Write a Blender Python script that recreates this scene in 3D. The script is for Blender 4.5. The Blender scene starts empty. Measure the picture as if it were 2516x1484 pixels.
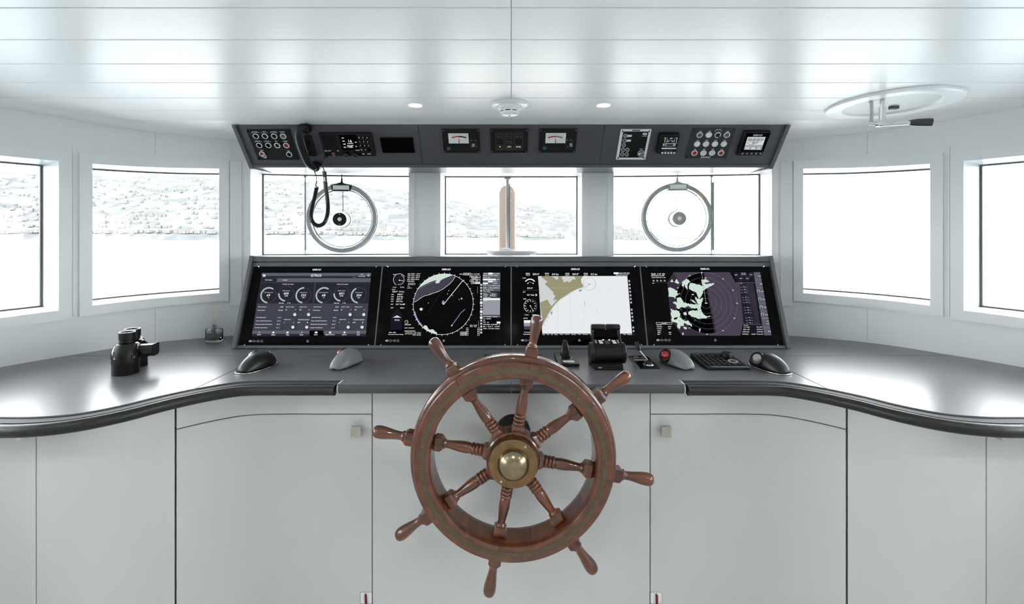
import bpy, bmesh, math, random
from mathutils import Vector, Matrix, noise
random.seed(7)
S = bpy.context.scene
COL = S.collection
PI = math.pi

# ------------------------------------------------------------------ camera
# photo frame 2516 x 1484; a level wide lens with vertical shift
FPX, CX, HY, EYE = 1120.0, 1256.0, 584.0, 1.55
cam_d = bpy.data.cameras.new('camera'); cam = bpy.data.objects.new('camera', cam_d); COL.objects.link(cam)
cam.location = (0, 0, EYE); cam.rotation_euler = (PI/2, 0, 0)
cam_d.sensor_width = 36; cam_d.sensor_fit = 'HORIZONTAL'; cam_d.lens = 36*FPX/2516
cam_d.shift_x = (1258-CX)/2516; cam_d.shift_y = (HY-742)/2516
cam_d.clip_start = 0.05; cam_d.clip_end = 20000
S.camera = cam
# ------------------------------------------------------------------ sky, sun, exposure
world = bpy.data.worlds.new('World'); S.world = world; world.use_nodes = True
bg = world.node_tree.nodes['Background']
bg.inputs[0].default_value = (0.965, 0.985, 1.0, 1); bg.inputs[1].default_value = 9.0
sun_d = bpy.data.lights.new('sun', 'SUN'); sun_d.energy = 5.0; sun_d.angle = math.radians(4); sun_d.color = (1, .97, .93)
sun = bpy.data.objects.new('sun', sun_d); COL.objects.link(sun)
sun.rotation_euler = (math.radians(48), 0, math.radians(-28))
S.view_settings.view_transform = 'Standard'; S.view_settings.look = 'None'
S.view_settings.exposure = 0.5; S.view_settings.gamma = 1.0
S.cycles.use_denoising = True
S.cycles.max_bounces = 9; S.cycles.diffuse_bounces = 6; S.cycles.glossy_bounces = 4; S.cycles.transparent_max_bounces = 12
S.cycles.caustics_reflective = False; S.cycles.caustics_refractive = False

# ------------------------------------------------------------------ helpers
def lin(c):
    return tuple(((v/255)/12.92 if v/255 <= .04045 else ((v/255+.055)/1.055)**2.4) for v in c)
def mat(name, rgb, rough=.5, metal=0., spec=.5, coat=0., coat_rough=.05, var=.0, vscale=30, bump=0., bscale=200, trans=0., ior=1.45):
    m = bpy.data.materials.new(name); m.use_nodes = True
    nt = m.node_tree; p = nt.nodes['Principled BSDF']; c = lin(rgb)
    p.inputs['Base Color'].default_value = (*c, 1); p.inputs['Roughness'].default_value = rough
    p.inputs['Metallic'].default_value = metal; p.inputs['Specular IOR Level'].default_value = spec
    p.inputs['Coat Weight'].default_value = coat; p.inputs['Coat Roughness'].default_value = coat_rough
    p.inputs['Transmission Weight'].default_value = trans; p.inputs['IOR'].default_value = ior
    tc = nt.nodes.new('ShaderNodeTexCoord')
    if var > 0:
        n = nt.nodes.new('ShaderNodeTexNoise'); n.inputs['Scale'].default_value = vscale; n.inputs['Detail'].default_value = 4
        r = nt.nodes.new('ShaderNodeValToRGB')
        r.color_ramp.elements[0].color = (*[v*(1-var) for v in c], 1); r.color_ramp.elements[0].position = .3
        r.color_ramp.elements[1].color = (*[min(1, v*(1+var)) for v in c], 1); r.color_ramp.elements[1].position = .7
        nt.links.new(tc.outputs['Object'], n.inputs['Vector']); nt.links.new(n.outputs['Fac'], r.inputs['Fac'])
        nt.links.new(r.outputs['Color'], p.inputs['Base Color'])
    if bump > 0:
        n = nt.nodes.new('ShaderNodeTexNoise'); n.inputs['Scale'].default_value = bscale; n.inputs['Detail'].default_value = 3
        b = nt.nodes.new('ShaderNodeBump'); b.inputs['Strength'].default_value = bump; b.inputs['Distance'].default_value = .002
        nt.links.new(tc.outputs['Object'], n.inputs['Vector']); nt.links.new(n.outputs['Fac'], b.inputs['Height'])
        nt.links.new(b.outputs['Normal'], p.inputs['Normal'])
    return m
EMS = 2**-.5          # screens keep their own level under the exposure
def emat(name, rgb, strength=1.0):
    m = bpy.data.materials.new(name); m.use_nodes = True; nt = m.node_tree
    nt.nodes.remove(nt.nodes['Principled BSDF'])
    e = nt.nodes.new('ShaderNodeEmission'); e.inputs[0].default_value = (*lin(rgb), 1); e.inputs[1].default_value = strength*EMS
    nt.links.new(e.outputs[0], nt.nodes['Material Output'].inputs[0])
    return m
def glassmat(name, tint=(1, 1, 1), refl=.05):
    m = bpy.data.materials.new(name); m.use_nodes = True; nt = m.node_tree
    nt.nodes.remove(nt.nodes['Principled BSDF'])
    t = nt.nodes.new('ShaderNodeBsdfTransparent'); t.inputs[0].default_value = (*tint, 1)
    g = nt.nodes.new('ShaderNodeBsdfGlossy'); g.inputs['Roughness'].default_value = .02
    mx = nt.nodes.new('ShaderNodeMixShader'); fr = nt.nodes.new('ShaderNodeFresnel'); fr.inputs[0].default_value = 1.0+refl*6
    nt.links.new(fr.outputs[0], mx.inputs[0]); nt.links.new(t.outputs[0], mx.inputs[1]); nt.links.new(g.outputs[0], mx.inputs[2])
    nt.links.new(mx.outputs[0], nt.nodes['Material Output'].inputs[0])
    return m
def woodmat(name, dark, light, scale=1.0, coat=1.0, rough=.35, axis=2):
    m = bpy.data.materials.new(name); m.use_nodes = True; nt = m.node_tree; p = nt.nodes['Principled BSDF']
    tc = nt.nodes.new('ShaderNodeTexCoord'); mp = nt.nodes.new('ShaderNodeMapping')
    sc = [60*scale]*3; sc[axis] = 6*scale; mp.inputs['Scale'].default_value = sc
    oi = nt.nodes.new('ShaderNodeObjectInfo'); ad = nt.nodes.new('ShaderNodeVectorMath'); ad.operation = 'ADD'
    ml = nt.nodes.new('ShaderNodeMath'); ml.operation = 'MULTIPLY'; ml.inputs[1].default_value = 37.0
    nt.links.new(oi.outputs['Random'], ml.inputs[0])
    n = nt.nodes.new('ShaderNodeTexNoise'); n.inputs['Scale'].default_value = 1.0; n.inputs['Detail'].default_value = 5; n.inputs['Distortion'].default_value = .6
    r = nt.nodes.new('ShaderNodeValToRGB')
    r.color_ramp.elements[0].color = (*lin(dark), 1); r.color_ramp.elements[0].position = .32
    r.color_ramp.elements[1].color = (*lin(light), 1); r.color_ramp.elements[1].position = .68
    nt.links.new(tc.outputs['Object'], mp.inputs['Vector']); nt.links.new(mp.outputs[0], ad.inputs[0]); nt.links.new(ml.outputs[0], ad.inputs[1])
    nt.links.new(ad.outputs[0], n.inputs['Vector']); nt.links.new(n.outputs['Fac'], r.inputs['Fac']); nt.links.new(r.outputs[0], p.inputs['Base Color'])
    p.inputs['Roughness'].default_value = rough; p.inputs['Coat Weight'].default_value = coat; p.inputs['Coat Roughness'].default_value = .04
    return m

class MB:
    """collects geometry for one mesh object; M is a local transform applied to what is added"""
    def __init__(s): s.v = []; s.f = []; s.mi = []; s.m = 0; s.M = Matrix.Identity(4)
    def add(s, vs, fs):
        b = len(s.v); s.v += [tuple(s.M @ Vector(v)) for v in vs]
        s.f += [tuple(b+i for i in f) for f in fs]; s.mi += [s.m]*len(fs); return s
    def box(s, c, d, R=None):
        x, y, z = d[0]/2, d[1]/2, d[2]/2
        vs = [Vector((i*x, j*y, k*z)) for i in (-1, 1) for j in (-1, 1) for k in (-1, 1)]
        if R: vs = [R @ v for v in vs]
        vs = [v+Vector(c) for v in vs]
        return s.add(vs, [(0, 1, 3, 2), (4, 6, 7, 5), (0, 4, 5, 1), (2, 3, 7, 6), (0, 2, 6, 4), (1, 5, 7, 3)])
    def prism(s, pts, a, b, top=True, bottom=True):
        """polygon in local xy, extruded z from a to b"""
        n = len(pts); ar = sum(pts[i][0]*pts[(i+1) % n][1]-pts[(i+1) % n][0]*pts[i][1] for i in range(n))
        if ar < 0: pts = pts[::-1]
        vs = [(p[0], p[1], a) for p in pts]+[(p[0], p[1], b) for p in pts]
        fs = [(i, (i+1) % n, n+(i+1) % n, n+i) for i in range(n)]
        if top: fs.append(tuple(range(n, 2*n)))
        if bottom: fs.append(tuple(range(n-1, -1, -1)))
        return s.add(vs, fs)
    def flat(s, pts, z):
        n = len(pts); ar = sum(pts[i][0]*pts[(i+1) % n][1]-pts[(i+1) % n][0]*pts[i][1] for i in range(n))
        if ar < 0: pts = pts[::-1]
        return s.add([(p[0], p[1], z) for p in pts], [tuple(range(n))])
    def lathe(s, prof, n=32, a0=0., a1=2*PI, closed_prof=False, sx=1., sy=1.):
        """profile (r, h) revolved about local z"""
        full = abs(a1-a0-2*PI) < 1e-6; k = len(prof); cnt = n if full else n+1
        vs = []
        for i in range(cnt):
            a = a0+(a1-a0)*i/n
            vs += [(r*math.cos(a)*sx, r*math.sin(a)*sy, h) for r, h in prof]
        fs = []
        for i in range(n):
            j = (i+1) % cnt
            for q in range(k if closed_prof else k-1):
                w = (q+1) % k
                fs.append((i*k+q, j*k+q, j*k+w, i*k+w))
        if not full:
            fs.append(tuple(range(k-1, -1, -1))); fs.append(tuple((cnt-1)*k+q for q in range(k)))
        return s.add(vs, fs)
    def cyl(s, r, a, b, n=24, r2=None, c=(0, 0)):
        r2 = r if r2 is None else r2
        vs = [(c[0]+r*math.cos(2*PI*i/n), c[1]+r*math.sin(2*PI*i/n), a) for i in range(n)]+[(c[0]+r2*math.cos(2*PI*i/n), c[1]+r2*math.sin(2*PI*i/n), b) for i in range(n)]
        return s.add(vs, [(i, (i+1) % n, n+(i+1) % n, n+i) for i in range(n)]+[tuple(range(n, 2*n)), tuple(range(n-1, -1, -1))])
    def ring(s, ro, ri, a, b, n=32, c=(0, 0)):
        M0 = s.M; s.M = M0 @ Matrix.Translation((c[0], c[1], 0))
        s.lathe([(ri, a), (ro, a), (ro, b), (ri, b)], n, closed_prof=True); s.M = M0; return s
    def ball(s, c, r, n=20, k=12, sc=(1, 1, 1), a0=-PI/2, a1=PI/2):
        M0 = s.M; s.M = M0 @ Matrix.Translation(c) @ Matrix.Diagonal((*sc, 1))
        s.lathe([(max(1e-5, r*math.cos(a0+(a1-a0)*i/k)), r*math.sin(a0+(a1-a0)*i/k)) for i in range(k+1)], n); s.M = M0; return s
    def tube(s, pts, r, n=10, caps=True, sx=1., up=None, closed=False):
        """sweep of a circle (or ellipse sx) along points; r may be a list"""
        pts = [Vector(p) for p in pts]; N = len(pts); rs = r if isinstance(r, (list, tuple)) else [r]*N
        vs = []; ref = None
        for i, p in enumerate(pts):
            if closed: t = (pts[(i+1) % N]-pts[i-1]).normalized()
            else: t = (pts[min(i+1, N-1)]-pts[max(i-1, 0)]).normalized()
            if up is not None: a = Vector(up)-t*Vector(up).dot(t)
            elif ref is None: a = Vector((0, 0, 1))-t*t.z if abs(t.z) < .9 else Vector((1, 0, 0))-t*t.x
            else: a = ref-t*ref.dot(t)
            a.normalize(); ref = a; b = t.cross(a)
            vs += [p+(a*math.cos(2*PI*j/n)+b*math.sin(2*PI*j/n)*sx)*rs[i] for j in range(n)]
        fs = [(i*n+j, i*n+(j+1) % n, ((i+1) % N)*n+(j+1) % n, ((i+1) % N)*n+j) for i in range(N if closed else N-1) for j in range(n)]
        if caps and not closed: fs += [tuple(range(n-1, -1, -1)), tuple((N-1)*n+j for j in range(n))]
        return s.add(vs, fs)
    def build(s, name, mats, parent=None, smooth=40, bevel=0, bseg=2, subsurf=0):
        me = bpy.data.meshes.new(name); me.from_pydata(s.v, [], s.f)
        for m in (mats if isinstance(mats, (list, tuple)) else [mats]): me.materials.append(m)
        me.polygons.foreach_set('material_index', s.mi)
        bm = bmesh.new(); bm.from_mesh(me); bmesh.ops.recalc_face_normals(bm, faces=bm.faces); bm.to_mesh(me); bm.free()
        if smooth:
            me.polygons.foreach_set('use_smooth', [True]*len(me.polygons)); me.set_sharp_from_angle(angle=math.radians(smooth))
        o = bpy.data.objects.new(name, me); COL.objects.link(o)
        if parent: o.parent = parent
        if bevel:
            b = o.modifiers.new('bevel', 'BEVEL'); b.width = bevel; b.segments = bseg; b.limit_method = 'ANGLE'; b.angle_limit = math.radians(40)
            b.harden_normals = False
        if subsurf:
            b = o.modifiers.new('subsurf', 'SUBSURF'); b.levels = subsurf; b.render_levels = subsurf
        return o
    def buildraw(s, name, mats, parent=None):
        """flat print: keep face order and orientation"""
        me = bpy.data.meshes.new(name); me.from_pydata(s.v, [], s.f)
        for m in mats: me.materials.append(m)
        me.polygons.foreach_set('material_index', s.mi)
        o = bpy.data.objects.new(name, me); COL.objects.link(o); o.parent = parent
        if name in ('lettering', 'legend', 'key_legends', 'markings'): o['kind'] = 'stuff'
        return o

def thing(name, label, cat, loc=(0, 0, 0), M=None, group=None, kind=None):
    o = bpy.data.objects.new(name, None); COL.objects.link(o); o.empty_display_size = .05
    if M is not None: o.matrix_world = M
    else: o.location = loc
    if label: o['label'] = label
    if cat: o['category'] = cat
    if group: o['group'] = group
    if kind: o['kind'] = kind
    return o
def tag(o, label=None, cat=None, group=None, kind=None):
    if label: o['label'] = label
    if cat: o['category'] = cat
    if group: o['group'] = group
    if kind: o['kind'] = kind
    return o
def copy_child(src, parent, M=None):
    c = src.copy(); COL.objects.link(c); c.parent = parent
    if M is not None: c.matrix_local = M
    return c
def ray(px, py): return Vector(((px-CX)/FPX, 1.0, (HY-py)/FPX))
def at_depth(px, py, D): return Vector((0, 0, EYE))+ray(px, py)*D
def at_z(px, py, z): r = ray(px, py); return Vector((0, 0, EYE))+r*((z-EYE)/r.z)
class Frame:
    """a plane: origin o, u right, v up along it, w out of it"""
    def __init__(s, o, u, v): s.o = Vector(o); s.u = Vector(u).normalized(); s.v = Vector(v).normalized(); s.w = s.u.cross(s.v)
    def uv(s, px, py, w=0.):
        r = ray(px, py); e = Vector((0, 0, EYE)); o = s.o+s.w*w
        t = (o-e).dot(s.w)/r.dot(s.w); p = e+r*t-o
        return (p.dot(s.u), p.dot(s.v))
    def matrix(s, u=0, v=0, w=0):
        p = s.o+s.u*u+s.v*v+s.w*w
        return Matrix(((s.u.x, s.v.x, s.w.x, p.x), (s.u.y, s.v.y, s.w.y, p.y), (s.u.z, s.v.z, s.w.z, p.z), (0, 0, 0, 1)))
def offset(pts, d):
    """offset an open 2-D polyline to its left by d"""
    out = []
    for i, p in enumerate(pts):
        a = Vector(pts[max(i-1, 0)]); b = Vector(pts[min(i+1, len(pts)-1)]); t = (b-a).normalized()
        out.append((p[0]-t.y*d, p[1]+t.x*d))
    return out
def catmull(P, k=8):
    P = [Vector(p) for p in P]; out = []
    for i in range(len(P)-1):
        p0 = P[i-1] if i else P[0]*2-P[1]; p1, p2 = P[i], P[i+1]; p3 = P[i+2] if i+2 < len(P) else P[-1]*2-P[-2]
        for j in range(k):
            t = j/k
            out.append(.5*((2*p1)+(-p0+p2)*t+(2*p0-5*p1+4*p2-p3)*t*t+(-p0+3*p1-3*p2+p3)*t**3))
    return out+[P[-1]]
def rrect(w, h, r, n=4, c=(0, 0)):
    pts = []
    for (sx, sy, a) in ((1, 1, 0), (-1, 1, PI/2), (-1, -1, PI), (1, -1, 1.5*PI)):
        for i in range(n+1):
            q = a+PI/2*i/n; pts.append((c[0]+sx*(w/2-r)+r*math.cos(q), c[1]+sy*(h/2-r)+r*math.sin(q)))
    return pts

# ------------------------------------------------------------------ materials
WALL = mat('white_wall_paint', (238, 240, 240), .38, spec=.4, bump=.03, bscale=60)
TRIMW = mat('white_trim_paint', (240, 242, 242), .3, spec=.45, bump=.02, bscale=60)
PLANK = mat('satin_white_ceiling', (238, 240, 241), .29, spec=.24, bump=.012, bscale=25)
GAPM = mat('shadow_gap_grey', (120, 124, 126), .7, bump=.1)
JOINT = mat('pale_joint', (186, 190, 191), .7, bump=.1)
DARKGAP = mat('dark_joint', (26, 26, 28), .8, bump=.1)
CABW = mat('satin_white_lacquer', (204, 206, 206), .34, spec=.4, bump=.012, bscale=30)
COUNTER = mat('charcoal_satin_worktop', (104, 103, 106), .28, spec=.7, var=.05, vscale=300, bump=.015, bscale=500)
CHAR = mat('charcoal_panel', (82, 81, 86), .42, spec=.5, var=.06, vscale=400, bump=.04, bscale=900)
CHARL = mat('charcoal_edge', (92, 94, 97), .35, spec=.5, var=.05, vscale=300, bump=.02)
CHARD = mat('charcoal_end', (52, 53, 56), .4, spec=.5, var=.05, vscale=300, bump=.02)
BLK = mat('black_plastic', (20, 20, 21), .35, spec=.5, var=.1, vscale=200, bump=.03, bscale=600)
BLKG = mat('gloss_black', (12, 12, 13), .14, spec=.5, var=.1, vscale=90)
BLKM = mat('matt_black', (15, 15, 16), .6, spec=.35, var=.1, vscale=200, bump=.05, bscale=700)
RUBB = mat('black_rubber', (17, 17, 18), .45, spec=.4, var=.1, vscale=200, bump=.06, bscale=700)
LEATH = mat('black_leather', (30, 29, 30), .38, spec=.5, var=.12, vscale=200, bump=.25, bscale=420)
STRIP = mat('black_strip', (34, 34, 36), .55, spec=.35, var=.1, vscale=200)
SCRN = mat('monitor_glass', (4, 4, 5), .12, spec=.10, var=.1, vscale=20)
STEEL = mat('brushed_steel', (196, 198, 200), .28, 1., var=.06, vscale=120)
CHROME = mat('chrome', (222, 223, 224), .08, 1., var=.03, vscale=60)
ALU = mat('grey_aluminium', (158, 162, 164), .42, .35, var=.05, vscale=100)
BRASS = mat('aged_brass', (132, 106, 76), .30, 1., var=.18, vscale=40)
BRASSL = mat('polished_brass_dome', (148, 134, 108), .27, 1., var=.12, vscale=50)
BRASSD = mat('tarnished_brass_band', (104, 94, 78), .45, .85, var=.12, vscale=60)
NICK = mat('satin_nickel', (190, 186, 178), .12, 1., var=.04, vscale=80)
GREY = mat('grey_plastic', (112, 116, 118), .36, spec=.5, var=.05, vscale=150, bump=.03, bscale=700)
LGREY = mat('light_grey_ball', (150, 150, 150), .2, spec=.5, var=.06, vscale=60, coat=.6)
REDB = mat('red_ball', (165, 12, 26), .12, spec=.5, var=.15, vscale=150, coat=1.)
REDP = mat('red_plastic', (172, 40, 48), .35, var=.08, vscale=100)
GRNP = mat('green_grey_plastic', (84, 104, 98), .35, var=.08, vscale=100)
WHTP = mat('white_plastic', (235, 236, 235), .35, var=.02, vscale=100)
CRIM = mat('crimson_cord', (120, 14, 28), .5, var=.1, vscale=300)
WOOD = woodmat('varnished_teak', (50, 20, 7), (112, 56, 22), 1.0, coat=.75)
WOODR = woodmat('varnished_teak_rim', (64, 29, 11), (104, 52, 21), .5, coat=.75, axis=1)
GLASS = glassmat('window_glass', (.985, .995, .995), .05)
CLEAR = mat('clear_glass', (245, 248, 248), .02, trans=1., ior=1.4, var=.01, vscale=5)
REED = mat('pale_reed', (226, 220, 198), .7, var=.08, vscale=300)
GASK = mat('grey_gasket', (96, 99, 101), .6, var=.1, vscale=100)
PRW = mat('white_print', (232, 234, 234), .5, var=.02, vscale=100)
PRG = mat('grey_print', (120, 122, 124), .5, var=.02, vscale=100)
PRT = mat('teal_print', (96, 140, 130), .5, var=.05, vscale=100)
METER = mat('meter_dial_white', (232, 233, 230), .5, var=.02, vscale=100)
PRR = mat('red_print', (188, 60, 66), .5, var=.05, vscale=100)
PRK = mat('black_print', (24, 24, 26), .5, var=.05, vscale=100)
MIRROR = BLKG

# ------------------------------------------------------------------ flat print (lettering, screens)
_tc = {}
def text_geo(s):
    if s in _tc: return _tc[s]
    cu = bpy.data.curves.new('t', 'FONT'); cu.body = s; cu.resolution_u = 2; cu.size = 1; cu.offset = .014
    ob = bpy.data.objects.new('t', cu); me = bpy.data.meshes.new_from_object(ob)
    vs = [(v.co.x, v.co.y) for v in me.vertices]; fs = [tuple(p.vertices) for p in me.polygons]
    bpy.data.objects.remove(ob); bpy.data.curves.remove(cu); bpy.data.meshes.remove(me)
    xs = [v[0] for v in vs]; ys = [v[1] for v in vs]
    r = (vs, fs, min(xs), max(xs), min(ys), max(ys)); _tc[s] = r
    return r
class Print:
    """flat marks traced on a plane: coordinates are those of a zoomed crop (ox, oy, scale) of the photograph"""
    def __init__(s, F, u0, v0, crop, w=0., palette=None):
        s.vy = HY-FPX*F.v.z/F.v.y if abs(F.v.y) > 1e-6 else 1e9
        s.F = F; s.u0 = u0; s.v0 = v0; s.ox, s.oy, s.k = crop; s.w = w; s.mb = MB(); s.names = []; s.mats = []
    def m(s, mt):
        if mt.name not in s.names: s.names.append(mt.name); s.mats.append(mt)
        s.mb.m = s.names.index(mt.name)
    def L(s, x, y):
        u, v = s.F.uv(s.ox+x/s.k, s.oy+y/s.k, s.w); return (u-s.u0, v-s.v0)
    def poly(s, pts, mt, lay=0):
        s.m(mt); q = [s.L(*p) for p in pts]; s.mb.flat(q, s.w+lay*.0003); return s
    def sk(s, x, y):
        # slant in the photo of the plane's own upright direction at this place
        px, py = s.ox+x/s.k, s.oy+y/s.k; return (px-CX)/(py-s.vy)
    def rect(s, x0, y0, x1, y1, mt, lay=0):
        d = s.sk((x0+x1)/2, (y0+y1)/2)*(y1-y0)/2; return s.poly([(x0-d, y0), (x1-d, y0), (x1+d, y1), (x0+d, y1)], mt, lay)
    def words(s, x0, y0, x1, y1, mt, n=1, lay=1):
        # a line of lettering too small to read: a row of little strokes
        rnd = random.Random(int(x0*7+y0)); t = (x1-x0)/n
        for k in range(n):
            a = x0+t*k; b = a+t*(.82 if n > 1 else 1.); m = max(2, int((b-a)/9)); q = (b-a)/m
            for j in range(m):
                s.rect(a+q*j, y0+(y1-y0)*rnd.choice((0, 0, .25)), a+q*(j+.45), y1, mt, lay); s.rect(a+q*j, y0+(y1-y0)*rnd.choice((0, .4, .7)), a+q*(j+.9), y0+(y1-y0)*rnd.choice((.8, 1.)), mt, lay)
        return s
    def quad(s, a, b, c, d, mt, lay=0): return s.poly([a, b, c, d], mt, lay)
    def line(s, pts, wd, mt, lay=1):
        for a, b in zip(pts[:-1], pts[1:]):
            d = Vector((b[0]-a[0], b[1]-a[1]))
            if d.length < 1e-6: continue
            d.normalize(); n = Vector((-d.y, d.x))*wd/2; e = d*wd*.25
            s.poly([(a[0]+n.x-e.x, a[1]+n.y-e.y), (b[0]+n.x+e.x, b[1]+n.y+e.y), (b[0]-n.x+e.x, b[1]-n.y+e.y), (a[0]-n.x-e.x, a[1]-n.y-e.y)], mt, lay)
        return s
    def frame(s, x0, y0, x1, y1, wd, mt, lay=1):
        d = s.sk((x0+x1)/2, (y0+y1)/2)*(y1-y0)/2; return s.line([(x0-d, y0), (x1-d, y0), (x1+d, y1), (x0+d, y1), (x0-d, y0)], wd, mt, lay)
    def arc(s, c, r, a0, a1, wd, mt, lay=1, n=28, sk=0., ry=None):
        """angles in degrees, clockwise from right in photo sense; sk slants the circle as the plane does"""
        ry = r if ry is None else ry
        def P(a, q):
            y = (ry+q)*math.sin(a); return (c[0]+(r+q)*math.cos(a)+sk*y, c[1]+y)
        for i in range(n):
            a = math.radians(a0+(a1-a0)*i/n); b = math.radians(a0+(a1-a0)*(i+1)/n)
            s.poly([P(a, wd/2), P(b, wd/2), P(b, -wd/2), P(a, -wd/2)], mt, lay)
        return s
    def disc(s, c, r, mt, lay=1, n=20, sk=0., ry=None):
        ry = r if ry is None else ry
        return s.poly([(c[0]+r*math.cos(2*PI*i/n)+sk*ry*math.sin(2*PI*i/n), c[1]+ry*math.sin(2*PI*i/n)) for i in range(n)], mt, lay)
    def text(s, t, x0, y0, x1, y1, mt, lay=2):
        """lettering fitted into the box x0..x1, y0 (top)..y1 (bottom)"""
        vs, fs, a, b, c, d = text_geo(t); s.m(mt); sk = s.sk((x0+x1)/2, (y0+y1)/2); ym = (y0+y1)/2; h = abs(sk)*(y1-y0)/2*.6; x0 += h; x1 -= h
        q = []
        for x, y in vs:
            fy = (y-c)/(d-c+1e-9); yy = y1+(y0-y1)*fy
            q.append((*s.L(x0+(x1-x0)*(x-a)/(b-a+1e-9)+sk*(yy-ym), yy), s.w+lay*.0003))
        s.mb.add(q, fs); return s
    def done(s, name, parent): return s.mb.buildraw(name, s.mats, parent)
E_W = emat('screen_white', (240, 243, 244), 1.0)
E_G = emat('screen_grey', (150, 154, 160), 1.0)
E_D = emat('screen_slate', (66, 67, 78), 1.0)
E_DD = emat('screen_dark_slate', (40, 41, 50), 1.0)
E_BAR = emat('screen_bar_grey', (92, 94, 104), 1.0)
E_K = emat('screen_black', (6, 6, 8), 1.0)
E_N = emat('screen_navy', (26, 26, 36), 1.0)
E_GRN = emat('screen_pale_green', (206, 224, 212), 1.0)
E_ARC = emat('screen_gauge_green', (170, 186, 182), 1.0)
E_OLV = emat('screen_olive', (152, 150, 118), 1.0)
E_CHART = emat('screen_chart_white', (232, 235, 237), 1.0)
E_CG = emat('screen_chart_grey', (206, 210, 209), 1.0)
E_PUR = emat('screen_purple', (74, 66, 80), 1.0)
E_PUR2 = emat('screen_violet', (54, 48, 60), 1.0)
E_LAV = emat('screen_lavender', (140, 140, 180), 1.0)
E_WARM = emat('warm_lit_key', (240, 232, 190), 1.2)
E_RNG = emat('screen_ring_grey', (128, 124, 134), 1.0)

# ================================================================== THE WHEELHOUSE
ZC = 2.06                      # ceiling height
ZT = 1.051                     # worktop height
HALF = catmull([(0, 2.45), (.4, 2.447), (.8, 2.425), (1.15, 2.385), (1.33, 2.357), (1.42, 2.325), (1.55, 2.262), (1.681, 2.184), (1.775, 2.09),
                (1.84, 1.989), (1.91, 1.875), (1.971, 1.752), (2.06, 1.5), (2.11, 1.2), (2.13, .8), (2.13, .2), (2.13, -.8), (2.13, -2.2)], 10)
ARC = [0.]
for a, b in zip(HALF[:-1], HALF[1:]): ARC.append(ARC[-1]+(b-a).length)
def pc(s, d=0.):
    """point of the wall curve at arc length s (negative = port side), moved outboard by d"""
    q = min(abs(s), ARC[-1]-1e-6); lo, hi = 0, len(ARC)-1
    while hi-lo > 1:
        m = (lo+hi)//2
        if ARC[m] <= q: lo = m
        else: hi = m
    t = (q-ARC[lo])/(ARC[lo+1]-ARC[lo]); p = HALF[lo].lerp(HALF[lo+1], t)
    a = HALF[max(lo-3, 0)]; b = HALF[min(lo+4, len(HALF)-1)]; T = (b-a).normalized()
    if q < .15: T = Vector((1, T.y*q/.15)).normalized()
    n = Vector((-T.y, T.x)); p = p+n*d
    return Vector((math.copysign(p.x, s) if s else p.x, p.y))
def s_at(r):
    """arc length where the line of sight X/Y = r meets the wall"""
    lo, hi = 0., ARC[-1]*.6
    for _ in range(50):
        m = (lo+hi)/2; p = pc(m)
        if p.x/p.y < r: lo = m
        else: hi = m
    return lo
def slab(mb, sa, sb, z0, z1, d0, d1, step=.035):
    """piece of wall between arc lengths sa < sb, heights z0..z1 (numbers or functions of t), outboard offsets d0..d1"""
    n = max(1, int(math.ceil(abs(sb-sa)/step))); f0 = z0 if callable(z0) else (lambda t: z0); f1 = z1 if callable(z1) else (lambda t: z1)
    vs = []
    for i in range(n+1):
        t = i/n; s = sa+(sb-sa)*t; a = pc(s, d0); b = pc(s, d1)
        vs += [(a.x, a.y, f0(t)), (b.x, b.y, f0(t)), (b.x, b.y, f1(t)), (a.x, a.y, f1(t))]
    fs = [(i*4+j, i*4+(j+1) % 4, i*4+4+(j+1) % 4, i*4+4+j) for i in range(n) for j in range(4)]
    fs += [(0, 1, 2, 3), (n*4+3, n*4+2, n*4+1, n*4)]
    mb.add(vs, fs)
THK = .21
s_c = s_at(.1545); s_w0 = s_at(.224); s_w1 = s_at(.570)
s_20, s_21 = s_at(.640), s_at(.921)
s_10 = s_at(.995); s_11 = s_10+.56
s_00 = s_11+.17; s_01 = s_00+.85
s_90 = s_01+.17; s_91 = s_90+.95
ZH, ZS = 1.905, 1.452          # head and sill of the front windows
OPEN = [(-s_c, s_c, ZS, ZS, ZH, ZH), (s_w0, s_w1, ZS, ZS, ZH, ZH)]
SIDE = [(s_20, s_21, 1.272, 1.254, 1.897, 1.872), (s_10, s_11, 1.247, 1.232, 1.869, 1.855), (s_00, s_01, 1.23, 1.23, 1.855, 1.855), (s_90, s_91, 1.23, 1.23, 1.855, 1.855)]
def mir(o): return (-o[1], -o[0], o[3], o[2], o[5], o[4])
def wall(name, sa, sb, openings):
    mb = MB(); ops = sorted(openings); cur = sa; ZTOP = ZC+.04
    for (a, b, z0a, z0b, z1a, z1b) in ops:
        slab(mb, cur, a, 0, ZTOP, 0, THK)
        slab(mb, a, b, 0, lambda t: z0a+(z0b-z0a)*t, 0, THK)
        slab(mb, a, b, lambda t: z1a+(z1b-z1a)*t, ZTOP, 0, THK)
        cur = b
    slab(mb, cur, sb, 0, ZTOP, 0, THK)
    return tag(mb.build(name, WALL, smooth=30), kind='structure')
s_corner = (s_w1+s_20)/2
wall('wall_front', -s_corner, s_corner, [OPEN[0], OPEN[1], mir(OPEN[1])])
wall('wall_right', s_corner, ARC[-1], SIDE)
wall('wall_left', -ARC[-1], -s_corner, [mir(o) for o in SIDE])
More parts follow.
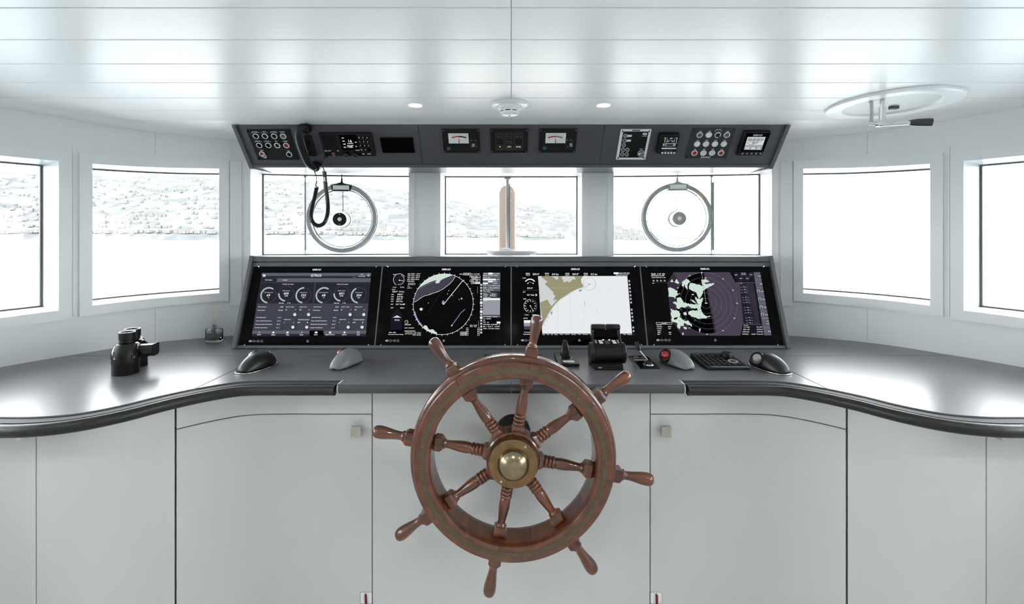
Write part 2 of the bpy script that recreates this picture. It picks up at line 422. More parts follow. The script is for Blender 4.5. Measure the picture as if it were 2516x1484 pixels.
def window(n, o, fw=.042, proud=.013, pane=True):
    a, b, z0a, z0b, z1a, z1b = o
    w = thing('window_%d' % n, None, None, kind='structure')
    f0 = lambda t: z0a+(z0b-z0a)*t
    f1 = lambda t: z1a+(z1b-z1a)*t
    mb = MB()
    slab(mb, a-fw, a, z0a-fw, z1a+fw, -proud, .002); slab(mb, b, b+fw, z0b-fw, z1b+fw, -proud, .002)
    slab(mb, a, b, lambda t: f0(t)-fw, f0, -proud, .002); slab(mb, a, b, f1, lambda t: f1(t)+fw, -proud, .002)
    mb.build('window_frame', TRIMW, w, smooth=30)
    g = .006; mb = MB()
    slab(mb, a, a+g, z0a, z1a, THK-.022, THK-.004); slab(mb, b-g, b, z0b, z1b, THK-.022, THK-.004)
    slab(mb, a+g, b-g, f0, lambda t: f0(t)+g, THK-.022, THK-.004); slab(mb, a+g, b-g, lambda t: f1(t)-g, f1, THK-.022, THK-.004)
    mb.build('gasket', GASK, w, smooth=30)
    mb = MB(); slab(mb, a+g*.5, b-g*.5, lambda t: f0(t)+g*.5, lambda t: f1(t)-g*.5, THK-.016, THK-.010)
    mb.build('glass', GLASS, w, smooth=30)
    return w
for i, (o, fw) in enumerate([(OPEN[0], .03), (OPEN[1], .03), (mir(OPEN[1]), .03)]+[(o, .042) for o in SIDE]+[(mir(o), .042) for o in SIDE]):
    window(i+1, o, fw)
# flat pillar covers between the windows
tn = 1
for (a, b) in ((s_21+.042, s_10-.042), (s_w1+.03, s_20-.042)):
    for sg in (1, -1):
        mb = MB(); lo, hi = (a+.012, b-.003) if sg > 0 else (-b+.003, -a-.012)
        slab(mb, lo, hi, 1.215 if a > s_21 else 1.2, 1.94, -.006, .002)
        tag(mb.build('trim_%d' % tn, TRIMW, smooth=30, bevel=.002), kind='structure'); tn += 1
# fine panel joints in the side walls, over and under the second window
for sg in (1, -1):
    sj = s_at((CX-381)/FPX)
    for z0, z1 in ((1.945, ZC), (1.06, 1.215)):
        mb = MB(); slab(mb, sg*sj-.0008, sg*sj+.0008, z0, z1, -.0006, .001)
        tag(mb.build('trim_%d' % tn, JOINT, smooth=0), kind='structure'); tn += 1
# aft wall with a closed door
mb = MB(); YB = -2.2; cur = -2.34
for (a, b) in ((-.5, .5),):
    mb.box(((cur+a)/2, YB-.05, 1.05), (a-cur, .1, 2.1)); mb.box(((a+b)/2, YB-.05, 2.03), (b-a, .1, .14)); mb.box(((a+b)/2, YB-.05, .04), (b-a, .1, .08)); cur = b
mb.box(((cur+2.34)/2, YB-.05, 1.05), (2.34-cur, .1, 2.1))
tag(mb.build('wall_back', WALL, smooth=0), kind='structure')
for i, x in enumerate((0,)):
    d = thing('door_%d' % (i+1), None, None, loc=(x, YB-.05, 0), kind='structure')
    mb = MB()
    for q in (-.47, .47): mb.box((q, 0, 1.02), (.06, .05, 1.88))
    for z in (.11, 1.93): mb.box((0, 0, z), (.88, .05, .06))
    mb.build('door_frame', TRIMW, d, smooth=0)
    mb = MB(); mb.box((0, 0, 1.02), (.88, .03, 1.76)); mb.build('door_leaf', TRIMW, d, smooth=0)
FLOORW = woodmat('pale_limed_floor', (196, 194, 191), (214, 212, 209), .25, coat=.2, axis=1)
mb = MB(); mb.box((0, .1, -.03), (4.9, 5.2, .06)); tag(mb.build('floor', FLOORW, smooth=0), kind='structure')

# ---- ceiling: planks with shadow gaps, a border following the wall, roof above
ceil = thing('ceiling', None, None, loc=(0, 0, ZC), kind='structure')
EDGE = [(1.99, 1.60), (1.985, 1.643), (1.95, 1.695), (1.85, 1.79), (1.685, 1.89), (1.4, 1.985), (1.0, 2.02), (.5, 2.02), (-2.3, 2.02)]
def edge_x(D):
    for (d0, x0), (d1, x1) in zip(EDGE[:-1], EDGE[1:]):
        if d1 <= D <= d0: return x1+(x0-x1)*(D-d1)/(d0-d1)
    return EDGE[0][1]
PW = .163
for k in range(26):
    d1 = 1.99-PW*k-.0018; d0 = 1.99-PW*(k+1)+.0018; d0 = max(d0, YB+.001)
    n = 6; out = [(edge_x(d0+(d1-d0)*i/n), d0+(d1-d0)*i/n) for i in range(n+1)]
    for sg in (-1, 1):
        pts = [(sg*.0004, d1), (sg*.0004, d0)]+[(sg*x, d) for x, d in out]
        mb = MB(); mb.prism(pts, 0, .014); mb.build('plank', PLANK, ceil, smooth=30, bevel=.0016, bseg=2)
mb = MB()
inner = catmull([(2.02, -2.25), (2.02, 1.0), (1.987, 1.4), (1.892, 1.685), (1.792, 1.85), (1.70, 1.952), (1.645, 1.9885), (1.5, 1.9925), (1.0, 1.9925), (0, 1.9925)], 6)
outer = catmull([(2.2, -2.25), (2.2, 1.02), (2.15, 1.46), (2.05, 1.78), (1.95, 1.98), (1.85, 2.12), (1.75, 2.22), (1.55, 2.36), (1.0, 2.50), (0, 2.53)], 6)
for sg in (-1, 1):
    n = len(inner); vs = []
    for a, b in zip(inner, outer):
        m1 = a.lerp(b, .12)
        vs += [(sg*a.x, a.y, .004), (sg*m1.x, m1.y, -.004), (sg*b.x, b.y, -.012)]
    mb.add(vs, [(i*3+j, i*3+j+1, i*3+j+4, i*3+j+3) for i in range(n-1) for j in range(2)])
mb.build('border_panel', PLANK, ceil, smooth=50)
mb = MB(); mb.box((0, .15, .022), (4.6, 4.9, .012)); mb.build('backing', GAPM, ceil, smooth=0)
mb = MB(); mb.box((0, .2, .16), (5.2, 5.6, .2)); mb.build('roof_deck', TRIMW, ceil, smooth=0)

# ================================================================== WORKTOP (S-curved helm counter)
EH = [(2.098, 1.27), (1.9, 1.27), (1.60, 1.27), (1.424, 1.27), (1.313, 1.272), (1.228, 1.298), (1.163, 1.356), (1.108, 1.438), (1.042, 1.512), (.966, 1.570), (.90, 1.592), (.80, 1.597), (.70, 1.597), (.592, 1.597)]
EDGEC = catmull(EH, 8)
def wall_y(x):
    for a, b in zip(HALF[:-1], HALF[1:]):
        if a.x <= x <= b.x+1e-9 and b.x > a.x: return a.y+(b.y-a.y)*(x-a.x)/(b.x-a.x)
    return HALF[-1].y
XS, YSM, XST = 1.045, 1.927, .591
def edge_y(x):
    for a, b in zip(EDGEC[:-1], EDGEC[1:]):
        if b.x <= x <= a.x: return b.y+(a.y-b.y)*(x-b.x)/(a.x-b.x+1e-12)
    return EDGEC[0].y
NOSE = mat('charcoal_nosing', (72, 72, 75), .3, spec=.6, var=.05, vscale=300)
top = thing('worktop', 'charcoal satin worktop curving around below the windows', 'worktop', (0, 1.9, ZT))
def piece(name, pts, z0=-.03, m=COUNTER, bev=.0015):
    mb = MB(); mb.prism([(p[0], p[1]-1.9) for p in pts], z0, 0); return mb.build(name, m, top, smooth=30, bevel=bev, bseg=2)
G = .0012
ec = [(p.x, p.y) for p in EDGEC]
back = [(p.x, p.y) for p in HALF if p.x <= 2.11 and p.y > 1.275]
for sg in (-1, 1):
    f = lambda P: [(sg*x, y) for x, y in P]
    mid = [(x, y) for x, y in ec if XST <= x < XS-G]
    piece('center_panel', f([(G*.5, 1.552), (XST-.003, 1.552), (XST, 1.596)]+mid[::-1]+[(XS-G, edge_y(XS-G)), (XS-G, 2.07), (G*.5, 2.07)]))
    wing = [(x, y) for x, y in ec if x > XS+G]
    wb = [(x, y) for x, y in back if x > XS+G and y < YSM-G]
    xw = [(x, y) for x, y in zip([b[0] for b in back], [b[1] for b in back])]
    xe = next(a.x+(b.x-a.x)*(YSM-a.y)/(b.y-a.y) for a, b in zip(HALF[:-1], HALF[1:]) if b.y <= YSM)
    wp = [(XS+G, YSM-G), (XS+G, edge_y(XS+G))]+wing[::-1]+wb[::-1]+[(xe, YSM-G)]
    piece('wing_panel', f(wp))
    bp = [(XS+G, YSM+G), (xe, YSM+G)]+[(x, y) for x, y in back[::-1] if y > YSM+G and x > XS+G]+[(XS+G, wall_y(XS))]
    piece('back_panel', f(bp))
    # bullnose nosing of the centre section and bright end trim
    mb = MB(); prof = [(1.552, -.0015), (1.5475, -.004), (1.545, -.010), (1.5445, -.018), (1.547, -.027), (1.553, -.032), (1.575, -.032), (1.575, -.0015)]
    vs = []
    for x in (G*.5, XST-.004): vs += [(sg*x, y-1.9, z) for y, z in prof]
    n = len(prof)
    mb.add(vs, [(i, (i+1) % n, n+(i+1) % n, n+i) for i in range(n)]+[tuple(range(n)), tuple(range(2*n-1, n-1, -1))])
    mb.build('nosing', NOSE, top, smooth=60)
    mb = MB(); vs = []
    for x in (XST-.004, XST+.0005): vs += [(sg*x, y-1.9, z) for y, z in [(1.600, .0008), (1.553, .0008), (1.546, -.003), (1.5435, -.012), (1.5435, -.02), (1.547, -.029), (1.553, -.033), (1.60, -.033)]]
    n = 8; mb.add(vs, [(i, (i+1) % n, n+(i+1) % n, n+i) for i in range(n)]+[tuple(range(n)), tuple(range(2*n-1, n-1, -1))])
    mb.build('end_trim', STEEL, top, smooth=30)
    # small black bracket under the nosing
    mb = MB(); mb.box((sg*.552, 1.60-1.9, -.037), (.016, .03, .012)); mb.build('bracket', BLK, top, smooth=0, bevel=.002)
    mb = MB(); op = [(x, y) for x, y in ec]; st = offset(op, .034)
    vs = []
    for (a, b) in zip(op, st): vs += [(sg*a[0], a[1]-1.9, -.004), (sg*b[0], b[1]-1.9, -.004), (sg*b[0], b[1]-1.9, -.03), (sg*a[0], a[1]-1.9, -.03)]
    n = len(op)
    mb.add(vs, [(i*4+j, i*4+(j+1) % 4, i*4+4+(j+1) % 4, i*4+4+j) for i in range(n-1) for j in range(4)]+[(0, 1, 2, 3), (n*4-1, n*4-2, n*4-3, n*4-4)])
    mb.build('edge_strip', STRIP, top, smooth=30)
# padded grab rails along the worktop edge
for sg in (-1, 1):
    rl = thing('grab_rail', 'black leather-wrapped grab rail along the worktop edge %s' % ('below the binoculars' if sg < 0 else 'below the keypad'), 'grab rail', (sg*1.3, 1.24, ZT-.02))
    op = offset([(x, y) for x, y in ec], .047)
    op[-1] = (.5985, op[-1][1])
    pts = [(sg*x-sg*1.3, y-1.24, 0) for x, y in op]
    mb = MB(); mb.tube(pts, .0172, 16, up=(0, 0, 1)); mb.build('leather_tube', LEATH, rl, smooth=60)
    i0 = min(range(len(op)), key=lambda i: abs(op[i][0]-1.385))
    for dd in (0,):
        a = Vector(pts[i0]); b = Vector(pts[i0+1]); d = (b-a).normalized()
        mb = MB(); mb.tube([a-d*.009, a-d*.004, a+d*.004, a+d*.009], [.0176, .0186, .0186, .0176], 16, up=(0, 0, 1)); mb.build('ferrule', STEEL, rl, smooth=60)
        for e in (-.016, .016):
            mb = MB(); mb.tube([a+d*(e-.004), a+d*e, a+d*(e+.004)], [.0174, .0184, .0174], 16, up=(0, 0, 1)); mb.build('stitched_end', LEATH, rl, smooth=60)
    e = Vector(pts[-1]); mb = MB(); mb.tube([e+Vector((sg*.008, 0, 0)), e+Vector((sg*.004, 0, 0)), e], [.0172, .0182, .0176], 16, up=(0, 0, 1)); mb.build('stitched_end', LEATH, rl, smooth=60)
    mb = MB(); i1 = min(range(len(op)), key=lambda i: abs(op[i][0]-1.325)); a = Vector(pts[i1]); mb.box(a+Vector((0, .012, -.02)), (.012, .03, .012)); mb.build('bracket', STEEL, rl, smooth=0, bevel=.002)

# ================================================================== CABINETS under the worktop
CABC = offset([(p.x, p.y) for p in EDGEC], -.030)
CABC = [c for c in CABC if c[0] > .72]+[(.70, 1.626), (.60, 1.626), (.4, 1.626), (.0, 1.626)]
def cab_cut(x0, x1):
    """cabinet front line between x0 < x1 (starboard half)"""
    def yat(x):
        for a, b in zip(CABC[:-1], CABC[1:]):
            if b[0] <= x <= a[0]: return b[1]+(a[1]-b[1])*(x-b[0])/(a[0]-b[0]+1e-12)
        return CABC[0][1]
    P = [(x0, yat(x0))]+sorted([c for c in CABC if x0+.004 < c[0] < x1-.004])+[(x1, yat(x1))]
    return P
def front(name, x0, x1, z0, z1, parent, loc, sg, m=CABW):
    P = cab_cut(x0, x1); Q = offset(P, .02); mb = MB(); vs = []
    for a, b in zip(P, Q): vs += [(sg*a[0]-loc[0], a[1]-loc[1], z0), (sg*b[0]-loc[0], b[1]-loc[1], z0), (sg*b[0]-loc[0], b[1]-loc[1], z1), (sg*a[0]-loc[0], a[1]-loc[1], z1)]
    n = len(P)
    mb.add(vs, [(i*4+j, i*4+(j+1) % 4, i*4+4+(j+1) % 4, i*4+4+j) for i in range(n-1) for j in range(4)]+[(0, 1, 2, 3), (n*4-1, n*4-2, n*4-3, n*4-4)])
    return mb.build(name, m, parent, smooth=30, bevel=.0012)
gp = .0017
for sg in (-1, 1):
    side = 'port' if sg < 0 else 'starboard'
    near = 'left of the wheel' if sg < 0 else 'right of the wheel'
    loc = (sg*.8, 1.65, 0)
    c = thing('cabinet', 'white cabinet with curved door and square knob, %s' % ('under the joint of the grey trackball with smoky ball' if False else ('beside the port end of the wheel' if False else ('on the binoculars side of the wheel' if sg < 0 else 'on the throttle side of the wheel'))), 'cabinet', loc)
    front('upper_panel', .496+gp, 1.10-gp, .9200+gp, ZT-.034, c, loc, sg)
    dr = front('door', .496+gp, 1.10-gp, .03, .92-gp, c, loc, sg)
    kx, kz = sg*.5455-loc[0], .868
    mb = MB(); mb.M = Matrix.Translation((kx, 1.626-loc[1], kz)) @ Matrix.Rotation(PI/2, 4, 'X')
    mb.cyl(.007, 0, .016, 16); mb.box((0, 0, .0205), (.036, .036, .010)); mb.build('knob', NICK, dr, smooth=30, bevel=.0015)
    lx, lz = sg*.517-loc[0], .266
    mb = MB(); mb.M = Matrix.Translation((lx, 1.626-loc[1], lz)) @ Matrix.Rotation(PI/2, 4, 'X')
    mb.prism(rrect(.042, .042, .006), 0, .0015); l = mb.build('latch_plate', STEEL if False else TRIMW, dr, smooth=30)
    mb = MB(); mb.M = Matrix.Translation((lx, 1.626-loc[1], lz)) @ Matrix.Rotation(PI/2, 4, 'X')
    o_, i_ = rrect(.043, .043, .0065), rrect(.040, .040, .0052); n = len(o_)
    mb.add([(p[0], p[1], .0017) for p in o_]+[(p[0], p[1], .0017) for p in i_], [(i, (i+1) % n, n+(i+1) % n, n+i) for i in range(n)]); mb.build('latch_rim', GAPM, dr, smooth=0)
    mb = MB(); mb.tube([(lx-.002*1, 1.621-loc[1], lz+.018), (lx, 1.619-loc[1], lz+.012), (lx+.001, 1.620-loc[1], lz-.02)], [.002, .0042, .0045], 10); mb.build('red_pull', CRIM, dr, smooth=60)
    for (x0, x1, nm, lb) in ((1.10, 1.355, 'panel', 'narrow white S-curved cabinet panel %s under the grab rail' % ('on the binoculars side' if sg < 0 else 'on the keypad side')), (1.355, 2.09, 'panel', 'white end cabinet panel below the rail ferrule %s' % ('on the binoculars side' if sg < 0 else 'on the keypad side'))):
        q = thing('cabinet', lb, 'cabinet', (sg*(x0+x1)/2, 1.4, 0))
        front('panel', x0+gp, x1-gp, .03, ZT-.034, q, (sg*(x0+x1)/2, 1.4), sg)
q = thing('access_panel', 'wide flat white panel behind the steering wheel', 'panel', (0, 1.65, 0))
mb = MB(); mb.box((0, 1.636-1.65, (ZT-.034+.03)/2), (2*(.496-gp), .02, ZT-.034-.03)); mb.build('panel', CABW, q, smooth=0, bevel=.0012)
mb = MB(); P = [(x, y) for x, y in offset([c for c in cab_cut(0, 2.09)], .021)]; P = sorted(P); Q = [(x, y+.03) for x, y in P]
vs = []
full = [(-x, y) for x, y in P[::-1]]+P
for x, y in full: vs += [(x, y, .0), (x, y+.03, .0), (x, y+.03, ZT-.032), (x, y, ZT-.032)]
n = len(full); mb.add(vs, [(i*4+j, i*4+(j+1) % 4, i*4+4+(j+1) % 4, i*4+4+j) for i in range(n-1) for j in range(4)])
tag(mb.build('cabinet_carcass', DARKGAP, smooth=0), 'dark carcass behind the white cabinet fronts, seen in their joints', 'carcass')

# ================================================================== MONITOR CONSOLE
FC = Frame((0, 2.047, ZT), (1, 0, 0), (0, .1405, .405))      # slanted face with the four screens
SL = math.hypot(.1405, .405)
con = thing('monitor_console', 'long charcoal slanted housing holding the four dark screens', 'console', (0, 2.1, ZT))
def sec(mb, prof, x0, x1):
    n = len(prof); vs = [(x0, y-2.1, z-ZT) for y, z in prof]+[(x1, y-2.1, z-ZT) for y, z in prof]
    mb.add(vs, [(i, (i+1) % n, n+(i+1) % n, n+i) for i in range(n)]+[tuple(range(n)), tuple(range(2*n-1, n-1, -1))])
def fpt(v, w): p = FC.o+FC.v*v+FC.w*w; return (p.y, p.z)
HWC = 1.232
mb = MB(); sec(mb, [fpt(0.001, -.012), fpt(SL-.002, -.012), (2.34, 1.4535), (2.34, ZT+.001)], -HWC, HWC); mb.build('housing', CHARD, con, smooth=0)
for sg in (-1, 1):
    mb = MB(); sec(mb, [fpt(-.001, .014), fpt(SL+.004, .014), (2.34, 1.460), (2.34, ZT+.0005)], sg*HWC, sg*1.25); mb.build('end_panel', CHARL, con, smooth=0, bevel=.0015)
mb = MB(); sec(mb, [fpt(SL-.024, .010), fpt(SL+.001, .010), (2.34, 1.4570), (2.34, 1.4540), fpt(SL-.024, -.011)], -HWC+.0005, HWC-.0005); mb.build('top_rail', CHARL, con, smooth=0, bevel=.0015)
mb = MB(); sec(mb, [fpt(SL-.046, .002), fpt(SL-.0255, .002), fpt(SL-.0255, -.011), fpt(SL-.046, -.011)], -HWC+.0005, HWC-.0005); mb.build('upper_fillet', CHARL, con, smooth=0)
mb = MB(); sec(mb, [fpt(.001, .006), fpt(.0145, .006), fpt(.0145, -.011), fpt(.001, -.011)], -HWC+.0005, HWC-.0005); mb.build('lower_rail', CHARL, con, smooth=0, bevel=.001)
for x in (-.6135, 0, .6135):
    mb = MB(); mb.M = FC.matrix(x, 0, 0); mb.M.translation -= Vector((0, 2.1, ZT)); mb.box((0, (SL-.046+.015)/2, -.004), (.0055, SL-.062, .012)); mb.build('divider', CHARL, con, smooth=0)

V0, V1 = .0155, SL-.0465
def monitor(i, label):
    uc = -.92+i*.6135
    t = thing('monitor', label, 'monitor', M=FC.matrix(uc, V0, 0))
    w = .605
    mb = MB(); mb.box((0, (V1-V0)/2, -.0045), (w, V1-V0, .013)); gl = mb.build('glass_front', SCRN, t, smooth=0, bevel=.0008)
    cl = MB()
    for (a, b, q) in ((-1, 0, 1), (1, 0, -1), (-1, 1, -1), (1, 1, 1)):
        M = Matrix.Translation((a*(w/2-.022), (V1-V0)*b+(.0 if b else .0), .003)) @ Matrix.Rotation(q*PI/4*-1, 4, 'Z')
        c = MB(); c.M = M; c.box((0, 0, 0), (.003, .0115, .003)); c.build('mounting_clip', CHROME, t, smooth=0, bevel=.0006)
    return gl, uc
MON = [monitor(0, 'dark screen showing engine gauges and the title ISTROS'), monitor(1, 'black screen with a circular radar plot and long side menu'),
       monitor(2, 'screen with a white and olive nautical chart'), monitor(3, 'screen with pale green radar echoes and range rings')]
def brand(P, x0, y0, x1, y1): P.text('SIMRAD', x0, y0, x1, y1, E_W)
def softkeys(P, xs, y, r, xc):
    for j, x in enumerate(xs):
        P.arc((x, y), r, 0, 360, 3, E_G, 1, 14)
        if j == 0: P.text('MENU', x-r*1.4, y-r*.45, x+r*1.2, y+r*.45, E_W)
        elif j == 1: P.rect(x-r*.5, y-2, x+r*.5, y+2, E_G)
        elif j == 2: P.rect(x-r*.5, y-2, x+r*.5, y+2, E_G); P.rect(x-2, y-r*.5, x+2, y+r*.5, E_G, 2)
        else: P.text('C', x-r*.4, y-r*.5, x+r*.4, y+r*.5, E_G)
    P.text('BRILL', xs[1]+r*1.1, y-5, xs[2]-r*1.1, y+5, E_G)
    P.arc((xc, y), r, 0, 360, 3, E_G, 1, 14); P.text('ok', xc-r*.5, y-r*.45, xc+r*.5, y+r*.45, E_W)

# ---- screen one: engine page
t, uc = MON[0]; P = Print(FC, uc, V0, (560, 620, 5.935), .0022)
sl = -.162                      # slant of this plane as seen in the crop (dx per dy)
def X1(x, y): return x
P.quad((495, 300), (2090, 300), (2010, 1225), (345, 1225), E_D)
P.quad((495, 300), (2090, 300), (2083, 375), (482, 375), E_BAR, 1); P.quad((487, 345), (2086, 345), (2083, 376), (482, 376), E_DD, 2)
P.quad((482, 378), (2083, 378), (2078, 432), (472, 432), E_BAR, 1); P.quad((480, 380), (720, 380), (712, 432), (472, 432), E_DD, 2)
P.quad((470, 440), (1265, 440), (1240, 745), (415, 745), E_DD, 1); P.quad((1285, 440), (2078, 440), (2050, 745), (1252, 745), E_DD, 1)
P.quad((360, 1140), (1190, 1140), (1187, 1225), (345, 1225), E_BAR, 1); P.quad((1395, 1140), (2018, 1140), (2010, 1225), (1393, 1225), E_BAR, 1); P.quad((1190, 1140), (1395, 1140), (1393, 1225), (1187, 1225), E_K, 1)
P.quad((352, 1190), (1189, 1190), (1187, 1226), (344, 1226), E_DD, 2); P.quad((1394, 1190), (2013, 1190), (2010, 1226), (1393, 1226), E_DD, 2)
brand(P, 1233, 240, 1363, 266)
P.text('ISTROS', 1212, 320, 1366, 357, E_W, 3)
for a in (0, 1):
    for b in (0, 1): P.rect(511+a*20, 322+b*18, 528+a*20, 338+b*18, E_W, 3)
P.text('12:57', 1935, 316, 1978, 330, E_W, 3); P.text('29 Oct 2022', 1905, 344, 2002, 358, E_W, 3); P.disc((2050, 335), 20, E_G, 3); P.arc((1850, 335), 34, 40, 150, 4, E_LAV, 3, 10)
P.text('Main Engine', 545, 396, 652, 414, E_W, 3); P.text('Settings', 800, 396, 868, 414, E_W, 3)
for x0, tt, vals in ((0, 'Portside main engine', ('69', '600', '232')), (806, 'Starboard main engine', ('68', '601', '204'))):
    P.text(tt, 796+x0*.985, 457, 960+x0*.985, 475, E_W, 3)
    gx = (593+x0, 852+x0, 1105+x0)
    for j, (x, y, nm, un, e0, e1) in enumerate(((gx[0], 626, 'CW temperature', '°C', 95, 305), (gx[1], 600, 'Engine speed', 'RPM', 95, 180), (gx[2], 626, 'Oil pressure', 'kPa', 95, 270 if x0 == 0 else 245))):
        P.arc((x, y), 108, 0, 360, 16, E_D if False else E_DD, 2, 32, sk=sl*.5)
        P.arc((x, y), 108, 0, 360, 10, E_D, 2, 32, sk=sl*.5)
        P.arc((x, y), 108, e0, e1, 22, E_ARC, 4, 24, sk=sl*.5)
        hw = 68 if j == 0 else 54
        P.text(nm, x-hw, y-46, x+hw, y-32, E_W, 4); P.text(vals[j], x-27-(11 if j else 0), y-17, x+27+(11 if j else 0), y+17, E_W, 4); P.text(un, x-12-(12 if j == 1 else 6)*(j > 0), y+28, x+12+(12 if j == 1 else 6)*(j > 0), y+44, E_W, 4)
    P.text('Fuel rate', 742+x0, 731, 818+x0, 747, E_W, 3); P.text('2  l/h', 866+x0, 731, 912+x0, 747, E_W, 3)
    rows = (('Boost pressure', 445, 563, 797, '0 kPa', 760, 810), ('Fuel pressure', 435, 543, 846, '330 kPa', 735, 803), ('Fuel temperature', 417, 558, 951, '36 °C', 730, 775),
            ('Intake manifold temperature', 410, 640, 1001, '29 °C', 722, 768), ('Exhaust gas stack temperature', 402, 646, 1050, '88 °C', 714, 760), ('Seawater temperature', 393, 578, 1100, '21 °C', 706, 752))
    for nm, a, b, y, vl, c, d in rows:
        P.text(nm, a+x0, y-9, b+x0, y+9, E_W, 3); P.text(vl, c+x0, y-8, d+x0, y+8, E_W, 3)
    for nm, a, b, y, v1, v2 in (('System voltage', 848, 966, 797, '28', 'V'), ('Engine hours', 1048, 1152, 797, '359', 'h'), ('Engine load', 820, 915, 981, '3', '%'), ('Total fuel consumed', 1022, 1184, 981, '8794', 'l')):
        P.text(nm, a+x0, y-8, b+x0, y+8, E_W, 3); P.text(v1, a-6+x0, y+34, a-6+x0+10*len(v1), y+50, E_W, 3); P.text(v2, a+x0+132, y+34, a+x0+144, y+50, E_W, 3)
        P.disc((a+x0+128, y+110), 22, E_W, 3); P.arc((a+x0+128, y+110), 11, 160, 350, 4, E_DD, 4, 8)
    for xa in (830, 1025): P.line([(xa+x0, 770), (xa+x0-45, 1135)], 3, E_K, 2)
    P.line([(830+x0, 945), (1215+x0, 945)], 3, E_K, 2)
for j, (nm, x, hw) in enumerate((('System', 455, 30), ('Alarms', 663, 30), ('Tanks', 870, 24), ('Power', 1076, 26), ('Engine', 1284, 28), ('Bilge/Fire/Doors', 1490, 68), ('Lighting', 1697, 33), ('CCTV', 1903, 24))):
    P.text(nm, x-hw, 1192, x+hw, 1212, E_W, 4)
    if j in (0, 3): P.poly([(x-8, 1182), (x+4, 1160), (x+14, 1160), (x+2, 1176)], E_W, 4)
    elif j in (4, 6): P.disc((x+4, 1168), 22 if j == 4 else 14, E_W, 4, ry=14)
    elif j == 7: P.frame(x-16, 1156, x+12, 1174, 4, E_W, 4)
    else: P.rect(x-13, 1157, x+16, 1181, E_W, 4)
softkeys(P, (330, 380, 443, 494), 1295, 17, 1164)
P.done('screen_image', t)

# ---- screen two: radar and menu
t, uc = MON[1]; P = Print(FC, uc, V0, (920, 630, 6.183), .0022); sk2 = -.055
brand(P, 1023, 183, 1160, 212)
P.arc((380, 355), 92, 120, 330, 5, E_W, 2, 24); P.disc((380, 355), 88, E_N, 1); P.line([(380, 362), (455, 374)], 5, E_W, 3); P.disc((380, 362), 9, E_W, 3)
for a in range(-60, 110, 18): P.rect(380+72*math.cos(math.radians(a))-5, 355+72*math.sin(math.radians(a))-5, 380+72*math.cos(math.radians(a))+5, 355+72*math.sin(math.radians(a))+5, E_W, 3)
P.text('WIND', 282, 268, 335, 282, E_W)
P.rect(268, 460, 345, 478, E_D, 1); P.text('True', 285, 462, 328, 476, E_W, 2); P.text('2.4 kn', 390, 459, 452, 476, E_W); P.text('DRIFT', 265, 497, 320, 510, E_W); P.text('358.4°  0.4 kn', 272, 524, 452, 546, E_W)
for j, (a, b) in enumerate((('COG', '000.3°'), ('SOG', '0.4 kn'), ('HDG', '039.3°'), ('STW', '0.0 kn'), ('ROT', '0.5 °/min'))):
    y = 578+j*35+(10 if j == 4 else 0); P.text(a, 256-j*2, y-8, 296-j*2, y+8, E_W); P.text(b, 350-j*6, y-13, 436-j*2+(20 if j == 4 else 0), y+10, E_W)
P.poly([(445, 712), (468, 726), (445, 740)], E_W, 2); P.text('DRIFT', 247, 774, 290, 790, E_W); P.text('GNSS 1', 390, 774, 455, 792, E_W)
P.poly([(345, 780), (420, 870), (432, 930), (410, 1112), (245, 1112), (250, 930), (275, 870)], E_N, 0)
P.poly([(345, 895), (408, 930), (278, 930)], E_GRN, 2); P.text('0.4 kn', 308, 953, 382, 978, E_W)
P.text('MAN - SIMP', 222, 1148, 325, 1164, E_W); P.text('Automatic Mode Sailing', 208, 1178, 440, 1196, E_W)
P.arc((487, 996), 25, 0, 360, 4, E_W, 2, 16); P.line([(487, 996), (505, 990)], 3, E_W); P.text('NAV SLAVE', 460, 1028, 552, 1046, E_W); P.text('CCRP : CONNING', 458, 1078, 602, 1096, E_GRN)
P.text('CURSOR POSITION', 455, 1126, 620, 1142, E_W)
for j in range(3): P.text(('43°45.138 N  T 090  075.3°', '007°30.574 E  RNG  0.3 NM', 'TTG  45 min')[j], (472, 462, 580)[j], 1150+j*20, 706, 1165+j*20, E_GRN)
for j, (a, b) in enumerate((('HDG  GYRO 1', '039.4°'), ('STW  LOG 1', '0.0 kn'), ('COG  GNSS 1', '359.0°'), ('SOG  GNSS 1', '0.5 kn'), ('POSN GNSS 1', ''))):
    y = 266+j*28; P.text(a, 506-j*2, y-9, 620-j*3, y+8, E_W)
    if b: P.text(b, 640-j*6, y-9, 702-j*8, y+8, E_W)
P.text('43°45.055 N', 512, 402, 620, 414, E_W); P.text('007°30.551 E', 508, 420, 620, 434, E_W); P.text('Time', 500, 448, 538, 460, E_W); P.text('12:57:11', 500, 474, 566, 488, E_W)
RC, RR, RY = (1045, 727), 455, 462
def rp(a, k=1.): a = math.radians(a); y = RY*k*math.sin(a); return (RC[0]+RR*k*math.cos(a)+sk2*.7*y, RC[1]+y)
P.poly([rp(a) for a in range(184, 304, 5)]+[(1225, 312), (1190, 370), (1130, 430), (1050, 490), (970, 535), (890, 560), (830, 585), (760, 600), (700, 635), (640, 680)], E_D, 1)
P.line([(600, 695), (640, 680), (700, 635), (760, 600), (830, 585), (890, 560), (970, 535), (1050, 490), (1130, 430), (1190, 370), (1225, 312)], 5, E_W, 3)
P.poly([rp(a) for a in range(206, 288, 4)]+[(1170, 292), (1060, 335), (1010, 360), (980, 405), (940, 412), (925, 395), (945, 358), (860, 385), (760, 430), (690, 470)], E_GRN, 2)
P.line([(690, 490), (800, 430), (925, 380)], 14, E_N, 4); P.line([(690, 490), (800, 430), (925, 380)], 5, E_G, 5)
P.arc(RC, RR, 0, 360, 5, E_W, 4, 72, sk=sk2*.7, ry=RY)
